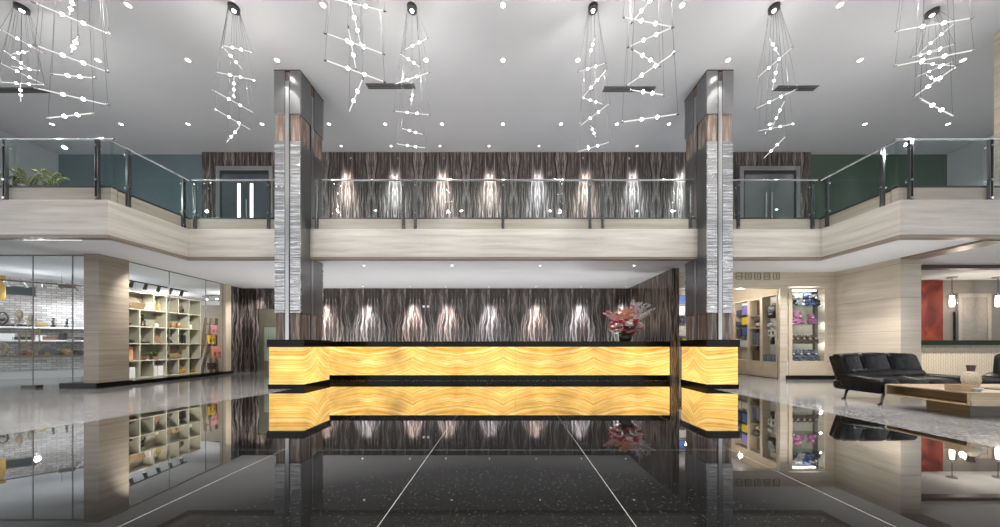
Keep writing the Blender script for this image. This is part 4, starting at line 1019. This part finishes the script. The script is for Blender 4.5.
CRIM=plain('crimson_petal',(.50,.035,.085),.6,var=.3,scale=20); BLUSH=plain('blush_petal',(.66,.35,.33),.6,var=.2,scale=20); WHP=plain('white_petal',(.75,.70,.60),.6,var=.1,scale=20)
PEACH=plain('peach_leaf',(.72,.36,.24),.6,var=.2,scale=14); FEATH=plain('silver_feather',(.74,.70,.68),.7,var=.12); LEAFD=plain('deep_leaf',(.05,.06,.025),.6,var=.3)
mb=MB()
for k in range(50):
    a=rnd.uniform(0,6.28); rr=rnd.uniform(.1,.36)
    p1=Vector((rr*math.cos(a),rr*math.sin(a)*.7,.34+rnd.uniform(-.02,.30)))
    mb.path([(0,0,.2),(p1*.6),p1],[.006,.03,.004],5)
mb.build('foliage',LEAFD,t)
pal=[CRIM,BLUSH,WHP,CRIM,BLUSH,CRIM,WHP]
for k in range(64):
    a=rnd.uniform(0,6.28); el=rnd.uniform(-.95,1.1)
    c=(.46*math.cos(a)*math.cos(el),.31*math.sin(a)*math.cos(el)-.02,.43+.23*math.sin(el))
    bloom(c,rnd.uniform(.065,.10),pal[k%7])
bloom((-.02,-.33,.45),.14,WHP); bloom((-.25,-.27,.55),.12,CRIM); bloom((.2,-.29,.58),.11,CRIM); bloom((-.38,-.16,.42),.11,WHP); bloom((.34,-.2,.40),.10,WHP)
def spike(base,tip,w,m,nm,n_=16,seed=1):
    r=random.Random(seed); mb=MB(); b=Vector(base); q=Vector(tip); d=(q-b)
    mb.path([b,b+d*.5,q],[.008,.007,.003],5)
    for k in range(n_):
        f=.25+.75*k/n_; p=b+d*f; a=r.uniform(0,6.28)
        off=Vector((math.cos(a),math.sin(a)*.6,.7)).normalized()*w*(1.15-f*.7)
        mb.path([p,p+off*.6,p+off],[.01,.03,.003],5)
    mb.build(nm,m,t,smooth=True)
def gladi(base,tip,m,seed):
    r=random.Random(seed); mb=MB(); b=Vector(base); q=Vector(tip); d=q-b
    mb.path([b,q],[.01,.005],5)
    for k in range(11):
        f=.3+.7*k/11; p=b+d*f; s=.095*(1.2-f*.6)
        for j in range(3):
            a=r.uniform(0,6.28); v=Vector((math.cos(a),math.sin(a),.5)).normalized()
            mb.ball(p+v*s*.6,s*.7,1,.6,.3,7,5,v.to_track_quat('X','Z').to_matrix())
    mb.build('flower_spike',m,t,smooth=True)
gladi((-.05,0,.5),(-.17,0,1.05),PEACH,1); gladi((0,0,.5),(.03,.02,1.08),PEACH,2); gladi((.03,0,.5),(.14,-.03,1.0),PEACH,3); gladi((-.1,0,.5),(-.3,-.02,.9),PEACH,9)
gladi((.08,0,.5),(.34,0,.98),BLUSH,4); gladi((-.1,0,.5),(-.58,0,.95),BLUSH,5); gladi((-.1,0,.48),(-.70,-.03,.88),BLUSH,6); gladi((.05,.03,.5),(.27,.05,1.12),BLUSH,7); gladi((.1,0,.5),(.42,-.04,.90),BLUSH,8)
for i,tp in enumerate(((.48,.02,1.2),(.62,.0,1.16),(.78,.03,1.14),(.88,0,1.0),(.70,-.05,.90),(.80,.05,.86),(.58,.05,1.02),(.40,.05,1.20))):
    spike((.1,0,.5),tp,.17,FEATH,'feather_spray',18,i)

# ------------------------------------------------------------------ palms behind the left wing glass
for px,hh,sd,l in ((6,.58,1,'leftmost potted palm behind the left wing glass'),(28,.74,2,'middle potted palm behind the left wing glass'),(50,.70,3,'rightmost potted palm behind the left wing glass')):
    y=6.75; x=WX(px,y); t=thing('potted_palm',l,'palm',(x,y,4.20),group='potted palms upstairs')
    MB().lathe([(0,0),(.15,0),(.2,.35),(.185,.35),(.17,.3),(0,.3)]).build('pot',DARK,t,smooth=True)
    r=random.Random(sd)
    for k in range(6):
        a=k*PI/3+r.uniform(-.2,.2); L=r.uniform(.19,.25); mb=MB(); ca,sa=math.cos(a),math.sin(a)
        spine=[Vector((ca*L*f,sa*L*f,.3+hh*(1.35*f-.75*f*f))) for f in (0,.25,.5,.75,1)]
        mb.path(spine,[.012,.01,.008,.006,.003],5)
        for f in range(1,14):
            u=f/14*4; i=int(u); p=spine[i].lerp(spine[min(i+1,4)],u-i)
            for s in (-1,1):
                sd_=Vector((-sa*s,ca*s,0))*.085*(1.05-.6*f/14)+Vector((ca,sa,0))*.04+Vector((0,0,-.05))
                mb.path([p,p+sd_*.5,p+sd_],[.004,.012,.002],4)
        mb.build('frond',plain('palm_leaf',(.13,.125,.04),.55,var=.3),t)

# ------------------------------------------------------------------ ceiling fittings
def spot(loc,energy,ang,blend=.6,color=(1,.97,.93),aim=(0,0,-1),r=.05):  # serves the downlights and also added fill spots without a fixture
    l=bpy.data.lights.new('downlight_or_fill_beam','SPOT'); l.energy=energy; l.spot_size=ang; l.spot_blend=blend; l.color=color; l.shadow_soft_size=r
    o=bpy.data.objects.new('downlight_or_fill_beam',l); COL.objects.link(o); o.location=loc; o.rotation_euler=Vector(aim).to_track_quat('-Z','Y').to_euler(); return o
ORD=['first','second','third','fourth','fifth','sixth','seventh','eighth','ninth','tenth','eleventh','twelfth','thirteenth']
RIMW=plain('lamp_rim',(.6,.6,.6),.4)
def downlight(x,y,z,lab,r=.06,grp=None):
    t=thing('ceiling_downlight',lab,'downlight',(x,y,z),group=grp)
    MB().lathe([(r*.85,-.001),(r*1.3,-.001),(r*1.25,-.012),(r*.95,-.014),(r*.85,-.006)]).build('rim',RIMW,t,smooth=True)
    MB().lathe([(0,-.008),(r*.9,-.008),(r*.9,-.001),(0,-.001)]).build('lens',DLITE,t)
rowsD=[(5.88,(128,323,503,682,840),'row nearest the viewer',300),
       (7.02,(98,188,277,426,503,578,728,860,963),'row in front of the balcony',160),
       (9.05,(52,121,188,262,329,385,442,503,561,617,669,770,865,948),'row above the balcony walkway',70)]
ORD+=['fourteenth']
for y,pxs,rn,en in rowsD:
    for i,px in enumerate(pxs):
        x=WX(px,y); downlight(x,y,CZ,'round recessed ceiling downlight, %s from the left in the %s'%(ORD[i],rn),.048,'hall ceiling downlights')
        spot((x,y,CZ-.03),en,1.25)
wash=(341,391,440,489,539,588,637,687)
tint=[(1,.92,.89),(.84,.93,1),(1,.92,.90),(1,.95,.92),(.80,.88,1),(1,.92,.88),(.82,.89,1),(.84,.93,1)]
for i,px in enumerate(wash):
    y=10.05; x=WX(px,y); downlight(x,y,CZ,'tiny wall washer downlight, %s from the left along the upper wood wall'%ORD[i],.032,'upper wall washers')
    spot((x,y,CZ-.03),380,math.radians(60),1.0,tint[i],(0,.03,-1),.03); spot((x,y,CZ-.03),2500,math.radians(38),1.0,tint[i],(0,.11,-1),.03)
for px in (213,262,760,800):
    spot((WX(px,10.0),10.0,CZ-.03),60,math.radians(60),.8,(1,.95,.9))
low=(325,367,413,447.6,490,535,579,622)
for i,px in enumerate(low):
    y=11.38; x=WX(px,11.75); downlight(x,y,LZ,'small wall washer downlight, %s from the left over the reception back wall'%ORD[i],.03,'reception wall washers')
    spot((x,y,LZ-.03),260,math.radians(68),1.0,tint[i],(0,.04,-1),.03); spot((x,y,LZ-.03),1050,math.radians(44),1.0,tint[i],(0,.17,-1),.03)
for i,px in enumerate((364,452,540,634)):
    y=8.35; x=WX(px,8.35); downlight(x,y,LZ,'small downlight under the balcony over the desk, %s from the left'%ORD[i],.035,'desk downlights')
    spot((x,y,LZ-.03),30,1.6)
# slot air vents
for px,py,w,l in ((20,90,1.35,'slim dark air slot in the ceiling at the far left'),(391,86,1.24,'slim dark air slot in the ceiling left of centre'),(629,89,1.34,'slim dark air slot in the ceiling right of centre'),(796,88,1.05,'slim dark air slot in the ceiling right of the right column')):
    y=F*(CZ-EYE)/(345-py); t=thing('air_vent',l,'air vent',(WX(px,y),y,CZ))
    MB().box(-w/2,w/2,-.085,.085,-.012,-.001).build('frame',plain('vent_grey',(.10,.10,.10),.6),t)
    mb=MB()
    for k in range(3): mb.box(-w/2+.02,w/2-.02,-.06+k*.05,-.035+k*.05,-.018,-.012)
    mb.build('slat',BLACKM,t)

# cove strip under the left wing
o=MB().box(WX(8,WY),WX(68,WY),WY+.17,WY+.2,LZ-.016,LZ-.001).build('cove_light',COVE); tag(o,'thin white light strip under the left wing edge','light strip')

# ------------------------------------------------------------------ chandeliers
def chandelier(cx,cy,rods,lab,cpx=None):
    t=thing('chandelier',lab,'chandelier',(cx,cy,CZ),group='rod chandeliers')
    MB().lathe([(0,-.075),(.06,-.075),(.093,-.068),(.098,-.01),(.098,0),(0,0)],n=24).build('canopy',BLACKM,t,smooth=True)
    MB().lathe([(0,-.09),(.03,-.087),(.035,-.075),(0,-.075)],n=12).build('canopy_lamp',DLITE,t)
    for i,(x1,y1,x2,y2) in enumerate(rods):
        ym=(y1+y2)/2
        h=(345-ym)/F*cy                         # height of the rod above the eye
        a=W(x1,y1,F*h/(345-y1)); b=W(x2,y2,F*h/(345-y2))
        m=(a+b)/2; d=(b-a); d.z=0
        Lr=max(.42,min(.80,d.length)); d.normalize()
        m=Vector((m.x,m.y,EYE+h))-Vector((cx,cy,CZ))
        p,q=m-d*Lr/2,m+d*Lr/2
        ro=MB().tube(p,q,.0065,n=8).build('rod',ROD,t,smooth=True)
        for s,pt in ((1,p),(-1,q)): MB().tube(pt-d*s*.012,pt+d*s*.02,.011,n=8).build('end_cap',CHROME,ro,smooth=True)
        for f in (.36,.64):
            c=p.lerp(q,f); MB().ball(c,.017,1,1,1,10,7).build('bulb',BULB,ro,smooth=True)
        for s,pt in ((1,p),(-1,q)):
            a_=math.atan2(pt.y,pt.x); top=Vector((.09*math.cos(a_),.09*math.sin(a_),-.07))
            MB().tube(pt,top,.0018,n=4,cap=False).build('suspension_wire',WIRE,t)
    for z,e_ in ((-1.35,CH_E),(-2.4,CH_E)):
        l=bpy.data.lights.new('chandelier_glow','POINT'); l.energy=e_*(1.45 if cy>5 else 1.0); l.color=(1,.98,.95); l.shadow_soft_size=.03
        o=bpy.data.objects.new('chandelier_glow',l); COL.objects.link(o); o.location=(cx,cy,CZ+z)
CH_E=33.0
Y1,Y2=5.92,3.6
A1=[(5,51,29,69),(0,63,45,85),(10,66,40,71),(0,82,45,85),(20,75,21,108),(12,54,30,51),(0,29,45,54)]
A2=[(33,2,109,34),(35,45,108,72),(78,36,71,53),(52,74,95,78),(36,88,108,105),(48,118,94,113),(73,0,70,12)]
B_=[(221,45,252,52),(223,47,243,70),(216,72,254,80),(234,75,234,97),(213,90,254,113),(215,109,251,130),(241,125,226,143)]
C_=[(330,-2,385,11),(350,0,361,45),(325,33,384,54),(348,26,356,69),(325,60,385,82),(363,78,349,112)]
D_=[(404,50,428,38),(405,57,417,65),(395,84,430,72),(413,90,411,104),(394,111,430,115),(404,129,421,134),(397,144,426,148)]
E_=[(595,37,589,57),(578,72,606,63),(583,97,607,69),(583,98,603,104),(580,126,610,103),(590,124,596,138),(577,152,610,142)]
F_=[(638,15,654,-4),(623,17,673,27),(628,47,673,27),(632,49,660,66),(626,86,674,53),(631,90,664,95),(622,122,678,114)]
G_=[(769,38,779,55),(757,78,793,47),(778,62,772,90),(755,109,797,89),(785,100,772,127),(758,131,793,124),(764,158,786,136)]
H1=[(918,54,956,22),(915,56,955,44),(912,57,938,51),(920,63,955,66),(916,77,954,61),(926,75,940,82)]
H2=[(896,31,972,18),(895,66,974,50),(955,67,915,96),(915,96,957,118)]
chandelier(WX(22,Y1),Y1,A1,'cascading lit rod chandelier at the far left with its black canopy in view')
chandelier(-5.2,Y2,A2,'large near chandelier of lit rods beside the far left canopy')
chandelier(WX(234,Y1),Y1,B_,'rod chandelier hanging left of the left column')
chandelier(-1.82,Y2,C_,'near rod chandelier just right of the left column, canopy out of view')
chandelier(WX(412,Y1),Y1,D_,'slim rod chandelier over the air slot left of centre')
chandelier(WX(593,Y1),Y1,E_,'slim rod chandelier left of the one by the right column')
chandelier(1.72,Y2,F_,'near zigzag rod chandelier just left of the right column, canopy out of view')
chandelier(WX(774,Y1),Y1,G_,'rod chandelier hanging right of the right column')
chandelier(WX(932,6.0),6.0,H1,'rod chandelier at the far right with tilted black canopy in view')
chandelier(5.14,Y2,H2,'large near rod chandelier overlapping the far right canopy')

# ------------------------------------------------------------------ remaining lights without fixtures, mostly added fill
def area(loc,sx,sy,energy,color=(1,.97,.93),aim=(0,0,-1)):
    l=bpy.data.lights.new('ceiling_panel_light','AREA'); l.shape='RECTANGLE'; l.size=sx; l.size_y=sy; l.energy=energy; l.color=color
    o=bpy.data.objects.new('ceiling_panel_light',l); COL.objects.link(o); o.location=loc; o.rotation_euler=Vector(aim).to_track_quat('-Z','Y').to_euler(); return o
def glow(loc,e,color=(1,.97,.93),r=.05):  # added point fill, no lamp stands at these spots
    l=bpy.data.lights.new('fill_glow','POINT'); l.energy=e; l.color=color; l.shadow_soft_size=r
    o=bpy.data.objects.new('fill_glow',l); COL.objects.link(o); o.location=loc
for x,y in ((-16.2,8.6),(-14.4,9.2),(-12.6,9.6)): glow((x,y,2.45),18,(.93,.96,1))  # fills added inside the left shop, reaching its ceiling too
for x,y in ((-14.5,12.8),(-12.0,13.2)): glow((x,y,2.8),38)  # more added fill deeper in that shop
for y in (8.5,9.2,9.9): spot((-9.0,y-.5,3.2),150,1.25,.8,(1,.96,.9),(-1,.25,-.95),.03)  # added spots shining through the window to brighten the cubby shelving
for x,y in ((7.7,9.9),(7.7,10.8),(6.6,11.0)): glow((x,y,2.6),16,(1,.93,.82))  # unseen points added to light the gift shop
for x in (11.2,12.6,14): spot((x,7.9,LZ-.03),150,1.6,.8,(1,.93,.82),(0,.45,-1))  # added spots brightening the bar front
for x in (12,14,16): spot((x,9.3,LZ-.03),22,1.9,.7,(1,.88,.75))
glow((-8.9,12.1,2.9),40); spot((-9.5,11.3,LZ-.03),110,1.5,.8,(1,.95,.92),(-.3,.12,-1))  # fill added for the tiled passage and the wood wall beside it
for x in (8.85,9.15,9.45): spot((x,SY+.08,WZ(290,SY)),6,2.4,.5,(.95,.97,1),(0,.35,-1),.02)
spot((8.1,6.7,.06),110,2.6,.6,(1,.97,.92),(0,0,1),.06)  # added floor uplight hidden behind the sofa, lifting wing ceiling and stone wall
spot((-7.3,10.5,.06),150,2.75,.5,(1,.98,.96),(0,0,1),.06)  # added floor uplight hidden by the left pedestal, for the lower ceiling
for z in (2.25,1.65,1.05): glow((9.62,SY+.05,z),1.6,(.97,.97,1),.01); glow((8.72,SY+.05,z),1.6,(.97,.97,1),.01)  # weak points added at the shelves to even out the case
for x in (-4.2,-2.2,-.2,1.8,3.6): spot((x,9.66,1.02),46,2.75,.5,(1,.98,.96),(0,0,1),.06)   # added uplights hidden behind the desk, brightening the balcony underside
for x in (-14,14): spot((x,8.3,CZ-.03),300,2.2)
for x,y,e in ((7.0,7.0,90),(9.0,6.9,110),(-8.8,7.0,60),(8.3,8.3,110),(8.7,7.4,85),(12.5,7.3,60)):  # added spots brightening the travertine wall and the areas under the wings
    spot((x,y,LZ-.02 if y>6.2 else CZ-.03),e,1.9,.7,(1,.95,.88))
for y in (3.2,.8,-1.6,-4.0):                   # unseen downlight rows added above and behind the viewpoint to light the fascia
    for x in (-8.75,-5.25,-1.75,1.75,5.25,8.75): spot((x,y,CZ-.03),330,1.7)
w=bpy.data.worlds.new('ambient_fill'); SC.world=w; w.use_nodes=True  # uniform ambient fill coming in through the open front and sides
bg=w.node_tree.nodes['Background']; bg.inputs[0].default_value=(.95,.97,1,1); bg.inputs[1].default_value=.9

# ------------------------------------------------------------------ camera
cam=bpy.data.cameras.new('camera'); co=bpy.data.objects.new('camera',cam); COL.objects.link(co)
co.location=(0,0,EYE); co.rotation_euler=(PI/2,0,0)
cam.sensor_width=36; cam.lens=36*F/1000; cam.shift_x=-.007; cam.shift_y=(345-263.5)/1000
cam.clip_start=.05; cam.clip_end=100
SC.camera=co
vs=SC.view_settings; vs.view_transform='Standard'; vs.look='None'; vs.exposure=.65; vs.gamma=1; vs.use_curve_mapping=False
cy=SC.cycles; cy.use_denoising=True; cy.max_bounces=10; cy.diffuse_bounces=4; cy.glossy_bounces=5; cy.transparent_max_bounces=24; cy.transmission_bounces=6
cy.sample_clamp_indirect=4; cy.caustics_reflective=False; cy.caustics_refractive=False
